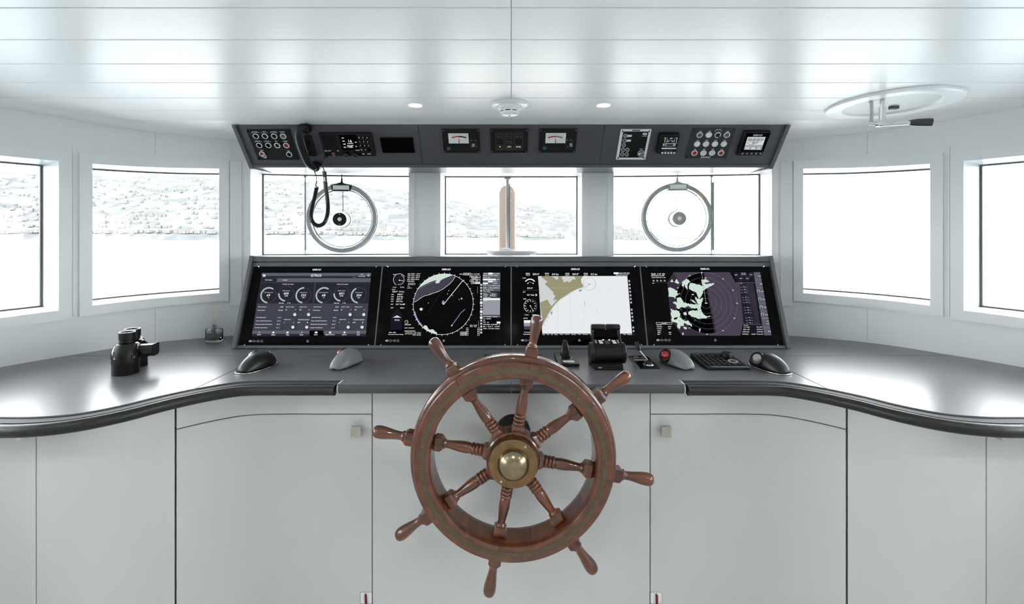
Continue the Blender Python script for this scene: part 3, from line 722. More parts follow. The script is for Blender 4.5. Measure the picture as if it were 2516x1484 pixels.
for a in range(0, 360, 10):
    p0, p1 = rp(a, .985), rp(a, 1.045); P.line([p0, p1], 5, E_W, 4)
P.line([(1052, 728), (1345, 365)], 8, E_W, 4); P.disc((1045, 700), 20, E_LAV, 3, ry=30); P.line([(1035, 715), (1058, 730)], 10, E_W, 4)
P.line([(785, 895), (880, 745), (910, 700), (1000, 565), (1090, 465)], 4, E_DD, 3); P.line([(1175, 1050), (1270, 920), (1310, 860), (1375, 805)], 9, E_LAV, 3); P.disc((1175, 1050), 10, E_W, 4)
P.poly([(685, 790), (720, 780), (738, 800), (715, 828), (690, 815)], E_GRN, 3); P.line([(1310, 640), (1338, 640)], 5, E_W); P.line([(1324, 626), (1324, 656)], 5, E_W)
for x, y in ((1130, 520), (1110, 570), (1185, 592), (1287, 655), (818, 708), (852, 570), (945, 540)): P.disc((x, y), 6, E_W, 3, 8)
P.poly([rp(a) for a in range(100, 132, 3)]+[rp(a, .91+.03*math.sin(a*1.7)) for a in range(131, 100, -3)], E_GRN, 2); P.poly([rp(a) for a in range(130, 168, 4)]+[rp(a, .955) for a in range(166, 130, -4)], E_LAV, 2)
P.text('RNG', 1294, 262, 1338, 278, E_W); P.frame(1350, 254, 1462, 284, 4, E_W, 2); P.text('0.50 NM', 1364, 260, 1440, 278, E_W); P.text('RR  0.125 NM', 1470, 260, 1596, 276, E_W)
for j, (x0, tx) in enumerate(((1450, 'Nav stab'), (1475, 'MASTER X1'), (1450, 'TX   SP'), (1470, 'TUNE'))):
    y = 305+j*33; P.frame(x0, y-13, 1605, y+13, 3, E_W, 2); P.text(tx, x0+14, y-7, 1570, y+7, E_W)
P.rect(1536, 394, 1604, 416, E_GRN, 3)
for j in range(8): P.rect(1562, 462+j*13, 1570, 470+j*13, E_G, 1); P.rect(1578, 980+j*13, 1586, 988+j*13, E_G, 1)
for j in range(4): P.frame(1398, 1085+j*30, 1424, 1110+j*30, 3, E_W, 2); P.frame(1568, 1085+j*30, 1594, 1110+j*30, 3, E_W, 2)
for j in range(2): P.frame(1304, 1145+j*30, 1396, 1170+j*30, 3, E_W, 2); P.text('Zoom M', 1318, 1151+j*30, 1386, 1165+j*30, E_W)
P.text('GND  T GND', 1448, 1040, 1560, 1056, E_W); P.text('0dB  deg', 1452, 1062, 1548, 1076, E_W)
for j in range(17):
    y = 432+j*45.3; P.rect(1604, y-19, 1640, y+19, E_W if j in (6, 9, 11) else E_BAR, 1)
    if j not in (6, 9, 11): P.disc((1622, y), 12, E_W, 2, 8)
P.rect(1646, 246, 1912, 528, E_BAR, 1); P.rect(1646, 630, 1908, 890, E_G, 1); P.rect(1650, 636, 1906, 664, E_W, 2); P.rect(1728, 248, 1798, 276, E_W, 2); P.rect(1648, 340, 1846, 364, E_W, 2)
P.rect(1646, 530, 1910, 630, E_DD, 1); P.rect(1646, 898, 1912, 928, E_BAR, 1); P.rect(1858, 990, 1914, 1020, E_W, 2); P.rect(1726, 370, 1800, 394, E_W, 2); P.rect(1648, 398, 1724, 424, E_W, 2); P.rect(1806, 372, 1868, 392, E_G, 2); P.rect(1806, 402, 1868, 422, E_G, 2)
for y, tx, x1 in ((291, 'Manual event/Auto MOB', 1870), (322, 'Route data', 1760), (446, '076  ▼ Port/Mooring', 1905), (478, '328  ▼ Raised/Pos.', 1905), (511, 'Nav Configuration', 1806), (538, 'Local  Bridge', 1760), (570, 'New      Save', 1840), (597, 'Load    Delete', 1845), (625, 'Config name', 1768), (675, 'Default', 1712),
                  (913, 'Sun / Standard    Restart', 1868), (948, 'Route   WAYPOINT', 1770), (977, 'Next', 1685), (1004, 'Wpt   045', 1740), (1035, 'BWW/VRM 1  BWL/VRM 2   X', 1908), (1066, 'EBL 1  055.5° T   OFFSET', 1905), (1097, 'VRM 1  0.30 NM  Unfixed', 1900)):
    P.text(tx.replace('▼', 'v'), 1652, y-8, x1, y+8, E_W, 3)
P.text('MORE', 1662, 256, 1712, 270, E_W, 3); P.text('DG  ARPL', 1808, 256, 1900, 270, E_W, 3); P.text('MAP', 1860, 345, 1896, 358, E_W, 3)
for y in (568, 597): P.frame(1664, y-14, 1758, y+12, 3, E_G, 2); P.frame(1768, y-14, 1862, y+12, 3, E_G, 2)
softkeys(P, (192, 242, 308, 358), 1280, 18, 1053)
P.done('screen_image', t)

# ---- screen three: chart
t, uc = MON[2]; P = Print(FC, uc, V0, (1240, 630, 6.183), .0022)
brand(P, 1006, 179, 1143, 208)
for j, (a, sb, b, x) in enumerate((('HDG', 'GYRO 1', '039.4°', 320), ('STW', 'LOG 1', '0.0 kn', 612), ('COG', 'GNSS 1', '359.0°', 920), ('SOG', 'GNSS 1', '0.5 kn', 1200))):
    P.text(a, x, 250, x+62, 275, E_W); P.text(sb, x+4, 283, x+66, 294, E_W); P.text(b, x+106, 256, x+206, 285, E_W)
P.rect(1656, 242, 1730, 270, E_W, 1); P.rect(1732, 242, 1902, 270, E_BAR, 1); P.text('Route   AIS   NFL', 1740, 248, 1892, 264, E_W); P.text('Manual Next Guide WPT', 1690, 276, 1876, 290, E_W)
P.quad((507, 300), (1862, 297), (1935, 1172), (572, 1172), E_CHART)
coast = [(1190, 470), (1100, 500), (1010, 545), (930, 600), (850, 650), (780, 715), (720, 790), (660, 890), (615, 970), (580, 1040)]
P.poly([(560, 300), (1190, 300), (1160, 350), (1168, 400), (1190, 440)]+coast+[(545, 760), (540, 700), (650, 655), (695, 700), (700, 740), (760, 700), (735, 665), (770, 600), (735, 575), (740, 545), (610, 420), (650, 385), (555, 310)], E_OLV, 1)
P.poly([(516, 300), (555, 310), (650, 385), (610, 420), (740, 545), (735, 575), (770, 600), (735, 665), (800, 655), (715, 755), (690, 730), (650, 655), (540, 700)], E_CG, 2)
P.poly([(860, 305), (1060, 305), (1080, 358), (1035, 345), (985, 398), (940, 378), (900, 398)], E_CG, 2); P.poly([(700, 302), (815, 302), (810, 350), (770, 348), (765, 325), (715, 312)], E_CG, 2)
P.line(coast, 9, E_CG, 3)
P.line([(a+16, b+14) for a, b in coast], 3, E_CG, 3)
P.arc((1287, 420), 97, 0, 360, 3, E_BAR, 3, 40); P.line([(1195, 440), (1240, 465), (1285, 425)], 4, E_BAR, 4); P.line([(1200, 405), (1245, 400), (1285, 425)], 3, E_G, 4); P.disc((1285, 422), 8, E_K, 4, 8); P.line([(1285, 425), (1370, 432)], 2, E_G, 3)
P.poly([(1128, 510), (1180, 500), (1150, 540), (1135, 535)], E_G, 3); P.poly([(690, 850), (730, 830), (715, 895)], E_G, 3)
for x in (790, 985, 1190, 1390, 1590): P.line([(x, 300), (x+22, 1168)], 1.6, E_G if x < 1000 else E_CG, 3)
for y in (480, 765, 1050): P.line([(515+(y-300)*.07, y), (1865+(y-300)*.083, y)], 1.6, E_CG, 3)
P.line([(1214, 685), (1220, 750)], 4, E_BAR, 4); P.line([(1225, 790), (1180, 960), (1175, 1050)], 2, E_CG, 3); P.line([(1390, 818), (1415, 818)], 3, E_G, 3); P.line([(640, 930), (665, 930)], 4, E_BAR, 4)
for j in range(6): P.line([(600+j*12, 1050-j*28), (622+j*12, 1056-j*28)], 3, E_G, 4)
P.line([(520, 440), (545, 960), (575, 1100)], 3, E_G, 3)
for j in range(16):
    y = 320+j*54.3; x = 1887+(y-320)*.087; P.quad((x-17, y-25), (x+17, y-25), (x+20, y+25), (x-14, y+25), E_K if j in (0, 8, 13) else E_DD, 1)
    if j not in (0, 8): P.disc((x, y), 13, E_W if j != 13 else E_K, 2, 7); P.disc((x+2, y), 6, E_DD, 3, 6)
P.quad((570, 1176), (1985, 1176), (1987, 1194), (572, 1194), E_DD, 1)
for nm, a, b in (('Chart', 574, 612), ('Tool', 640, 675), ('AIS', 704, 730), ('Route', 758, 804), ('Config', 836, 884), ('Log Book', 914, 984), ('New Cur', 1018, 1084), ('Maps', 1116, 1156), ('Monitoring', 1188, 1264), ('Vectors', 1294, 1335), ('Overlays', 1374, 1442), ('Route Planning', 1470, 1588), ('Radars', 1618, 1682), ('Trail', 1710, 1742), ('Tools', 1800, 1840), ('Palette', 1862, 1932)): P.text(nm, a, 1178, b, 1194, E_W, 3)
P.text('GYRO', 272, 322, 325, 337, E_W); P.arc((385, 430), 84, 215, 325, 16, E_W, 2, 14); P.arc((385, 440), 50, 215, 325, 6, E_G, 2, 10); P.disc((352, 410), 9, E_W, 2, 8); P.disc((432, 410), 9, E_W, 2, 8)
P.text('039.4°', 340, 470, 428, 494, E_W); P.line([(272, 515), (512, 515)], 3, E_BAR); P.text('ROT', 278, 534, 316, 550, E_W); P.text('0.5 °/min', 340, 572, 450, 598, E_W); P.poly([(470, 565), (496, 586), (470, 606)], E_W, 2); P.text('WIND', 278, 638, 330, 654, E_W)
P.arc((390, 752), 98, 120, 270, 5, E_W, 2, 20)
for a in range(0, 360, 30): P.rect(390+76*math.cos(math.radians(a))-7, 752+76*math.sin(math.radians(a))-6, 390+76*math.cos(math.radians(a))+7, 752+76*math.sin(math.radians(a))+6, E_W, 2)
for a in range(0, 360, 15): P.disc((390+98*math.cos(math.radians(a)), 752+98*math.sin(math.radians(a))), 4, E_W, 2, 6)
P.disc((390, 752), 9, E_W, 3); P.line([(390, 752), (436, 838)], 4, E_W, 3); P.rect(290, 876, 378, 900, E_D, 1); P.text('True', 314, 880, 350, 894, E_W); P.text('2.5 kn', 414, 878, 476, 894, E_W); P.text('DEPTH', 286, 932, 348, 948, E_W); P.text('35.0 m', 406, 930, 480, 952, E_W)
P.rect(292, 970, 412, 1060, E_G, 1); P.rect(292, 970, 412, 1010, E_W, 2); P.rect(294, 1060, 412, 1110, E_D, 1); P.text('Automatic', 294, 1142, 400, 1158, E_W); P.text('Automatic Mode', 282, 1172, 410, 1190, E_W)
softkeys(P, (275, 325, 391, 441), 1275, 18, 1136)
P.done('screen_image', t)

# ---- screen four: rings and echoes
t, uc = MON[3]; P = Print(FC, uc, V0, (1560, 630, 6.183), .0022)
brand(P, 993, 175, 1133, 205)
P.poly([(585, 240), (1440, 240), (1530, 400), (1590, 500), (1640, 1040), (1600, 1205), (710, 1205), (600, 1030), (545, 1000), (490, 405)], E_PUR2)
P.poly([(585, 240), (1440, 240), (1530, 400), (1800, 400), (1900, 1040), (1640, 1040), (1600, 1205), (1150, 1205)], E_PUR, 1)
RC4 = (1078, 713)
def r4(a, k): a = math.radians(a); y = 78*k*math.sin(a); return (RC4[0]+78*k*math.cos(a)+.085*y, RC4[1]+y)
P.poly([r4(a, 5.9) for a in range(0, 360, 6)], E_PUR2, 2); P.poly([r4(a, 5.9) for a in range(78, 275, 6)], E_K, 3); P.poly([r4(a, 5.85) for a in range(-88, 80, 6)], E_PUR, 3)
def blob(pts, jit=14, seed=0):
    rnd = random.Random(seed); out = []
    for a, b in zip(pts, pts[1:]+pts[:1]):
        n = max(2, int(math.hypot(b[0]-a[0], b[1]-a[1])/16))
        for i in range(n): out.append((a[0]+(b[0]-a[0])*i/n+rnd.uniform(-jit, jit)*.6, a[1]+(b[1]-a[1])*i/n+rnd.uniform(-jit, jit)*.6))
    P.poly(out, E_GRN, 5)
for k in range(1, 7): P.arc(RC4, 78*k, 0, 360, 2.2, E_RNG, 4, 60, sk=.085, ry=78*k)
blob([(720, 385), (780, 342), (845, 385), (800, 420), (800, 520), (770, 480), (750, 420), (735, 470), (712, 440)], 10, 1)
blob([(822, 430), (850, 402), (1000, 440), (1028, 455), (1000, 350), (1090, 350), (1135, 380), (1060, 400), (1060, 425), (1200, 405), (1195, 430), (1115, 470), (1040, 520), (1025, 570), (1000, 620), (975, 640), (945, 600), (930, 550), (850, 520), (825, 490)], 10, 2)
blob([(905, 605), (945, 640), (985, 650), (1030, 625), (1025, 670), (1000, 740), (1000, 800), (1025, 870), (1075, 900), (1155, 910), (1080, 935), (1000, 950), (900, 930), (810, 880), (805, 840), (880, 820), (950, 830), (945, 790), (860, 790), (800, 760), (760, 790), (700, 770), (660, 805), (625, 780), (630, 740), (570, 705), (600, 690), (640, 700), (625, 630), (690, 630), (740, 700), (830, 720), (960, 730), (930, 680)], 13, 3)
blob([(505, 490), (540, 470), (570, 490), (640, 520), (640, 560), (690, 570), (640, 590), (600, 620), (515, 615)], 12, 4)
blob([(540, 790), (600, 820), (660, 830), (690, 870), (680, 920), (740, 970), (800, 975), (860, 1030), (860, 1075), (810, 1040), (750, 1010), (730, 1060), (690, 1050), (685, 1110), (640, 1070), (650, 1020), (600, 1000), (560, 990)], 12, 5)
blob([(735, 850), (785, 850), (785, 895), (745, 890)], 8, 6); blob([(735, 1070), (790, 1080), (790, 1110), (745, 1100)], 8, 7); blob([(835, 650), (890, 670), (940, 720), (890, 700)], 5, 8); blob([(860, 570), (895, 575), (890, 590), (862, 585)], 4, 9)
P.poly([(535, 390), (560, 345), (585, 390)], E_GRN, 5); P.poly([(600, 395), (630, 340), (672, 405), (655, 420)], E_GRN, 5); blob([(975, 1095), (995, 1100), (990, 1145), (972, 1150)], 6, 10); blob([(720, 1155), (742, 1165), (735, 1195), (718, 1185)], 5, 11)
P.poly([(590, 935), (650, 920), (640, 950), (595, 965)], E_K, 6); P.poly([(690, 850), (705, 850), (700, 890), (685, 880)], E_K, 6); P.line([(740, 790), (800, 755), (850, 780)], 7, E_K, 6)
rnd = random.Random(5)
for j in range(40): P.disc((rnd.uniform(660, 1010), rnd.uniform(720, 980)), rnd.uniform(3, 7), E_K if j % 2 else E_GRN, 6, 6)
P.line([RC4, (1012, 250)], 6, E_G, 7); P.poly([(1000, 240), (1026, 240), (1013, 268)], E_W, 7); P.rect(1062, 705, 1098, 717, E_W, 7); P.line([(1054, 330), (1084, 330)], 5, E_W, 7); P.line([(1069, 315), (1069, 345)], 5, E_W, 7)
for j, a in enumerate((-52, -25, 0, 29, 62, 93, 127, 190, 210, 243)):
    p = r4(a, 6.03); P.text(str(j*30+30), p[0]-14, p[1]-8, p[0]+14, p[1]+8, E_W, 7)
for a in range(-80, 100, 9): P.disc(r4(a, 5.95), 4, E_G, 6, 6)
P.text('3', 245, 255, 268, 298, E_W); P.text('NM   H UP  REL', 272, 257, 460, 276, E_W); P.text('RINGS 0.5 NM', 272, 284, 445, 300, E_W); P.text('TRUE VECTOR 6 min', 250, 312, 466, 328, E_W)
for j in range(4): P.text(('X', 'X', 'X', 'O')[j]+'n', 268+j*56, 356, 298+j*56, 380, E_W)
P.text('Menu', 262, 402, 296, 413, E_W); P.line([(262, 396), (530, 400)], 2, E_BAR)
P.frame(325, 1004, 562, 1030, 4, E_W, 2); P.text('Stand/Pos', 405, 1012, 486, 1026, E_W); P.text('Cursor Pos', 330, 1036, 400, 1048, E_W)
for j, (a, b) in enumerate((('N 43°45.267', '5.00 NM'), ('E 7°30.592', '45.6°'), ('Vector', ''), ('VRM 1', '0.00'), ('EBL 1', '75.5'))):
    y = 1067+j*29; P.text(a, 332+j*3, y-8, 412-j*6, y+8, E_W)
    if b: P.text(b, 500+j*4, y-8, 550, y+8, E_W)
P.quad((1800, 240), (1900, 240), (2075, 1200), (1962, 1200), E_BAR, 2)
P.poly([(1500, 245), (1800, 245), (1958, 1200), (1620, 1200), (1650, 1040), (1590, 400), (1540, 390)], E_N, 1)
for x, y, r, tx in ((1537, 280, 30, '60°'), (1609, 335, 36, '4.0°'), (1709, 335, 36, '56.2°'), (1765, 278, 30, '0.2°')): P.arc((x, y), r, 0, 360, 2, E_BAR, 3, 18); P.text(tx, x-20, y-8, x+20, y+8, E_W, 3)
P.text('N 43°45.055', 1608, 250, 1684, 262, E_W, 3); P.text('E 7°30.553', 1612, 272, 1684, 284, E_W, 3); P.line([(1535, 398), (1825, 398)], 2, E_G, 3); P.text('Targets', 1592, 402, 1634, 412, E_W, 3)
for g in range(4):
    for j in range(3):
        x = 1598+g*26+j*7; y = 470+g*155+j*39; P.text('COG', x, y-6, x+34, y+6, E_G, 3); P.rect(x+52, y-10, x+66, y-2, E_W, 3); P.text('6.7 kn', x+74, y-6, x+112, y+6, E_G, 3)
P.line([(1640, 1034), (1925, 1034)], 2, E_G, 3); P.text('Network', 1656, 1040, 1720, 1052, E_W, 3)
for j, (a, b) in enumerate((('0.1 Gain', 'Pan OFF'), ('SEA 48', 'MOTION 100'), ('RAIN 38', 'AUTOTUNE'), ('TX SHORT', '15:08  Tune 50'))): P.text(a, 1650-j*8, 1065+j*36, 1745-j*6, 1081+j*36, E_W, 3); P.text(b, 1850-(80 if j == 3 else 0), 1065+j*36, 1935+j*3, 1081+j*36, E_W, 3)
for j, y in enumerate((300, 418, 532, 652, 772, 885, 985, 1025, 1140)):
    x = 1850+(y-240)*.18; P.text(('View', '100', 'Gain', 'Sea', 'Rain', 'Tune', 'Targets', 'Display', 'MOB')[j], x+12, y-7, x+52, y+7, E_W, 4)
    if 2 <= j <= 5: P.arc((x-30, y), 22, 130, 410, 4, E_W, 4, 14)
for y in (356, 473, 590, 710, 830, 940, 1080): P.line([(1805+(y-240)*.17, y), (1903+(y-240)*.18, y)], 2, E_W if y == 940 else E_G, 3)
softkeys(P, (353, 406, 473, 524), 1272, 18, 1222)
P.done('screen_image', t)

# ================================================================== STEERING WHEEL
WX, WZ = at_depth(1261, 1141, 1.389).x, at_depth(1261, 1141, 1.389).z
wh = thing('ship_helm', 'large varnished wooden ship steering wheel with brass hub', 'steering wheel', (WX, 1.446, WZ))
AX = Matrix.Rotation(PI/2, 4, 'X')                       # local z -> towards the helmsman (-y)
def whm(h=0): return AX @ Matrix.Translation((0, 0, h))
gapa = .0012
def segs(name, prof, m, n=8, a_off=0.):
    first = None
    for k in range(n):
        if first is None:
            mb = MB(); mb.M = AX; mb.lathe(prof, 16, -PI/n+gapa, PI/n-gapa, closed_prof=True); first = mb.build(name, m, wh, smooth=38); o = first
        else: o = copy_child(first, wh)
        o.rotation_euler = (0, -(a_off+2*PI*k/n), 0)
A10 = math.radians(10.)
segs('rim_felloe', [(.257, -.030), (.257, .030), (.290, .030), (.314, .0295), (.3195, .026), (.3225, .019), (.3235, .008), (.3235, -.008), (.3225, -.019), (.3195, -.026), (.314, -.0295), (.290, -.030)], WOODR, 8, -A10)
segs('front_felloe', [(.2575, .0302), (.2575, .045), (.2600, .0485), (.266, .0492), (.303, .0492), (.3065, .0478), (.3085, .044), (.3085, .038), (.305, .034), (.303, .0302)], WOODR, 8, -A10+PI/8)
segs('back_felloe', [(.2575, -.0302), (.2575, -.045), (.2600, -.0485), (.266, -.0492), (.303, -.0492), (.3065, -.0478), (.3085, -.044), (.3085, -.038), (.305, -.034), (.303, -.0302)], WOODR, 8, -A10+PI/8)
mb = MB(); mb.M = AX; mb.lathe([(.2745, .0486), (.2895, .0486), (.2895, .0500), (.2745, .0500)], 96, closed_prof=True); band = mb.build('brass_band', BRASSD, wh, smooth=30)
scr = None
for k in range(26):
    a = math.radians(4+k*360/26)
    if scr is None:
        mb = MB(); mb.M = AX; mb.lathe([(.0001, .0015), (.0018, .0013), (.0030, .0008), (.0034, 0), (.0030, 0)], 10); scr = mb.build('screw', BRASS, band, smooth=40); o = scr
    else: o = copy_child(scr, band)
    o.location = (.282*math.sin(a), -.0499, .282*math.cos(a))
def sq(mb, z0, z1, w, ch):
    """square block with softened shoulders, along local z"""
    for (a, b, wa, wb) in ((z0, z0+ch, w-ch*1.2, w), (z0+ch, z1-ch, w, w), (z1-ch, z1, w, w-ch*1.2)):
        p = [(sx*wa/2, sy*wa/2, a) for sx, sy in ((-1, -1), (1, -1), (1, 1), (-1, 1))]+[(sx*wb/2, sy*wb/2, b) for sx, sy in ((-1, -1), (1, -1), (1, 1), (-1, 1))]
        mb.add(p, [(0, 1, 5, 4), (1, 2, 6, 5), (2, 3, 7, 6), (3, 0, 4, 7), (0, 3, 2, 1), (4, 5, 6, 7)])
proto = None
for k in range(8):
    rot = (0, A10+k*PI/4, 0)
    if proto is None:
        mb = MB(); sq(mb, .030, .099, .040, .010)
        pr = [(.0155, .0985)]
        for c in (.1045, .1165, .1285):
            for q in range(7): a = -PI/2+PI*q/6; pr.append((.0150+.0042*math.cos(a), c+.0058*math.sin(a)))
        pr += [(.0160, .1355), (.0172, .143), (.0178, .152), (.0168, .170), (.0142, .190), (.0122, .207), (.0118, .214), (.0140, .217), (.0160, .2195), (.0170, .222), (.0160, .2245), (.0150, .226)]
        mb.lathe(pr, 20); sq(mb, .224, .2575, .040, .008)
        proto = mb.build('spoke', WOOD, wh, smooth=38, bevel=.0015)
        mb = MB(); sq(mb, .3105, .349, .0395, .008)
        hp = [(.014, .347), (.0168, .3505), (.0172, .353), (.0150, .356), (.0130, .359), (.0128, .366), (.0138, .380), (.0165, .398), (.0190, .415), (.0200, .428), (.0192, .438), (.0165, .4455), (.0115, .4500), (.0050, .4520), (.0002, .4523)]
        mb.lathe(hp, 24); hproto = mb.build('handle', WOOD, wh, smooth=38, bevel=.0015); proto.rotation_euler = rot; hproto.rotation_euler = rot
    else:
        copy_child(proto, wh).rotation_euler = rot; copy_child(hproto, wh).rotation_euler = rot
mb = MB(); mb.M = AX; mb.lathe([(.0002, -.034), (.080, -.034), (.084, -.030), (.084, .026), (.080, .030), (.0002, .030)], 48); mb.build('hub', WOOD, wh, smooth=38)
mb = MB(); mb.M = AX; mb.lathe([(.0002, .0302), (.074, .0302), (.0765, .033), (.0765, .052), (.0745, .0552), (.060, .0572), (.0495, .0575), (.0002, .0575)], 64); mb.build('hub_flange', BRASS, wh, smooth=38)
mb = MB(); mb.M = AX; mb.lathe([(.0490*math.cos(q*PI/2/14)+1e-5, .0576+.036*math.sin(q*PI/2/14)) for q in range(15)], 48); mb.build('hub_cap', BRASSL, wh, smooth=60)
for k in (0, 1):
    a = math.radians(35+180*k); mb = MB(); mb.M = AX @ Matrix.Translation((.0645*math.sin(a), .0645*math.cos(a), .0562)); mb.cyl(.0034, 0, .0014, 10); mb.build('screw', STEEL, wh, smooth=30)
mb = MB(); mb.M = AX; mb.lathe([(.0002, -.0345), (.058, -.0345), (.058, -.15), (.062, -.152), (.062, -.1795), (.0002, -.1795)], 40); mb.build('shaft_housing', BLKM, wh, smooth=38)

# ================================================================== OVERHEAD CONSOLE
FO = Frame((0, 2.182, 1.887), (1, 0, 0), (0, 2.041-2.182, 2.06-1.887))
SO = math.hypot(.141, .173)
ovh = thing('overhead_console', 'long charcoal slanted instrument panel hung below the ceiling', 'console', (0, 2.182, 1.887))
def osec(mb, prof, x0, x1):
    """profile in (v, w) of the slanted panel, extruded along x"""
    n = len(prof); vs = []
    for x in (x0, x1):
        for v, w in prof:
            p = FO.v*v+FO.w*w; vs.append((x, p.y, p.z))
    mb.add(vs, [(i, (i+1) % n, n+(i+1) % n, n+i) for i in range(n)]+[tuple(range(n)), tuple(range(2*n-1, n-1, -1))])
def oraw(mb, prof, x0, x1):
    n = len(prof); vs = [(x, y-2.182, z-1.887) for x in (x0, x1) for y, z in prof]
    mb.add(vs, [(i, (i+1) % n, n+(i+1) % n, n+i) for i in range(n)]+[tuple(range(n)), tuple(range(2*n-1, n-1, -1))])
HO = 1.232
def op(v, w): p = FO.o+FO.v*v+FO.w*w; return (p.y, p.z)
mb = MB(); oraw(mb, [op(.004, -.014), op(SO-.006, -.014), (2.20, 2.052), (2.36, 2.052), (2.36, 1.915), (2.20, 1.8905)], -HO, HO); mb.build('housing', CHARD, ovh, smooth=0)
for a, b in ((-HO+.001, -.421), (-.419, .419), (.421, HO-.001)):
    mb = MB(); osec(mb, [(.0165, -.012), (SO-.003, -.012), (SO-.003, 0), (.0165, 0)], a, b); mb.build('face_panel', CHAR, ovh, smooth=0)
mb = MB(); oraw(mb, [op(.0145, -.012), op(.0145, .003), op(0, .003), op(-.001, -.004), (2.36, 1.885), (2.36, 1.89)], -HO+.001, HO-.001); mb.build('lower_rail', CHARL, ovh, smooth=0, bevel=.001)
for sg in (-1, 1):
    mb = MB(); oraw(mb, [op(-.003, .009), op(SO-.001, .009), (2.36, 2.0515), (2.36, 1.884)], sg*HO, sg*1.25); mb.build('end_panel', CHARL, ovh, smooth=0, bevel=.0012)

class Dev:
    """a device on the overhead panel from its four photo corners (crop coordinates)"""
    def __init__(s, name, label, cat, crop, tl, tr, br, bl, h, group=None):
        s.crop = crop; ox, oy, k = crop
        c = [FO.uv(ox+p[0]/k, oy+p[1]/k, h) for p in (tl, tr, br, bl)]
        s.u0 = sum(p[0] for p in c)/4; s.v0 = sum(p[1] for p in c)/4; s.h = h
        s.w = (c[1][0]-c[0][0]+c[2][0]-c[3][0])/2; s.ht = (c[0][1]-c[3][1]+c[1][1]-c[2][1])/2
        s.t = thing(name, label, cat, M=FO.matrix(s.u0, s.v0, 0), group=group)
    def L(s, x, y, w=None):
        ox, oy, k = s.crop; u, v = FO.uv(ox+x/k, oy+y/k, s.h if w is None else w); return (u-s.u0, v-s.v0)
    def plate(s, name, m, r=.004, z0=.0003, z1=None, bevel=.0008, w=None, ht=None, c=(0, 0)):
        mb = MB(); mb.prism(rrect(w or s.w, ht or s.ht, r, 3, c), z0, s.h if z1 is None else z1); return mb.build(name, m, s.t, smooth=30, bevel=bevel)
    def pr(s, z=None): return Print(FO, s.u0, s.v0, s.crop, (s.h if z is None else z)+.0003)
    def knob(s, x, y, kind, r=.0135, n=20):
        """push buttons and switches with a ring whose chrome shine is painted white"""
        c = s.L(x, y); h = s.h
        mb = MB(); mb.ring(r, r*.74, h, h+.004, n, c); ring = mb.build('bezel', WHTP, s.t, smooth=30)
        if kind == 'sw':
            mb = MB(); mb.cyl(r*.74, h, h+.003, n, c=c); mb.M = Matrix.Translation((*c, 0)) @ Matrix.Rotation(.6, 4, 'Z'); mb.box((0, 0, h+.006), (r*.42, r*1.25, .010)); mb.build('switch', BLK, ring, smooth=30)
        else:
            m = {'green': GRNP, 'red': REDP, 'white': WHTP, 'dark': BLK, 'pale': LAMPG}[kind]
            mb = MB(); mb.cyl(r*.74, h, h+.0045, n, r2=r*.66, c=c); mb.build('button', m, ring, smooth=30)
    def screws(s, m=STEEL, dx=.006, r=.0022):
        for a in (-1, 1):
            for b in (-1, 1):
                mb = MB(); mb.cyl(r, s.h, s.h+.0012, 8, c=(a*(s.w/2-dx), b*(s.ht/2-dx))); mb.build('screw', m, s.t, smooth=30)
LAMPG = mat('pale_green_lens', (200, 214, 208), .3, var=.03, vscale=80)
PRGD = mat('dim_grey_print', (64, 65, 67), .5, var=.02, vscale=100)
C1, C2, C3 = (560, 290, 5.032), (1040, 290, 5.718), (1460, 290, 5.032)

# ---- switch panel at the port end
d = Dev('switch_panel', 'black switch panel with ringed knobs beside the telephone handset', 'control panel', C1, (230, 137), (770, 137), (885, 518), (365, 518), .002)
d.plate('plate', BLKM, .001); d.screws(BLKG, .008, .003)
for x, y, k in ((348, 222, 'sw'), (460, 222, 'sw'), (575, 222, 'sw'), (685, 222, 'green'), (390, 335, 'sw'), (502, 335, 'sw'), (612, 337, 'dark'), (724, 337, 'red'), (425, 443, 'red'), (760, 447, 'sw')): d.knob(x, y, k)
c = d.L(470, 452); mb = MB(); mb.box((c[0], c[1], .012), (.008, .010, .014)); mb.tube([(c[0]+.009*math.cos(a), c[1]+.009*math.sin(a), .018) for a in [2*PI*i/12 for i in range(12)]], .0016, 6, closed=True); mb.build('key', STEEL, d.t, smooth=40)
P = d.pr()
for x0, x1, y in ((300, 368, 172), (425, 468, 170), (530, 596, 171), (640, 703, 171), (343, 405, 285), (460, 512, 285), (582, 614, 286), (680, 740, 287), (398, 438, 398), (735, 765, 405)): P.words(x0, y-5, x1, y+6, PRW)
for x, y in ((292, 180), (375, 180), (408, 180), (482, 180), (525, 180), (600, 180), (337, 293), (412, 293), (450, 293), (525, 293)): P.rect(x-4, y-4, x+6, y+4, PRW)
P.done('lettering', d.t)

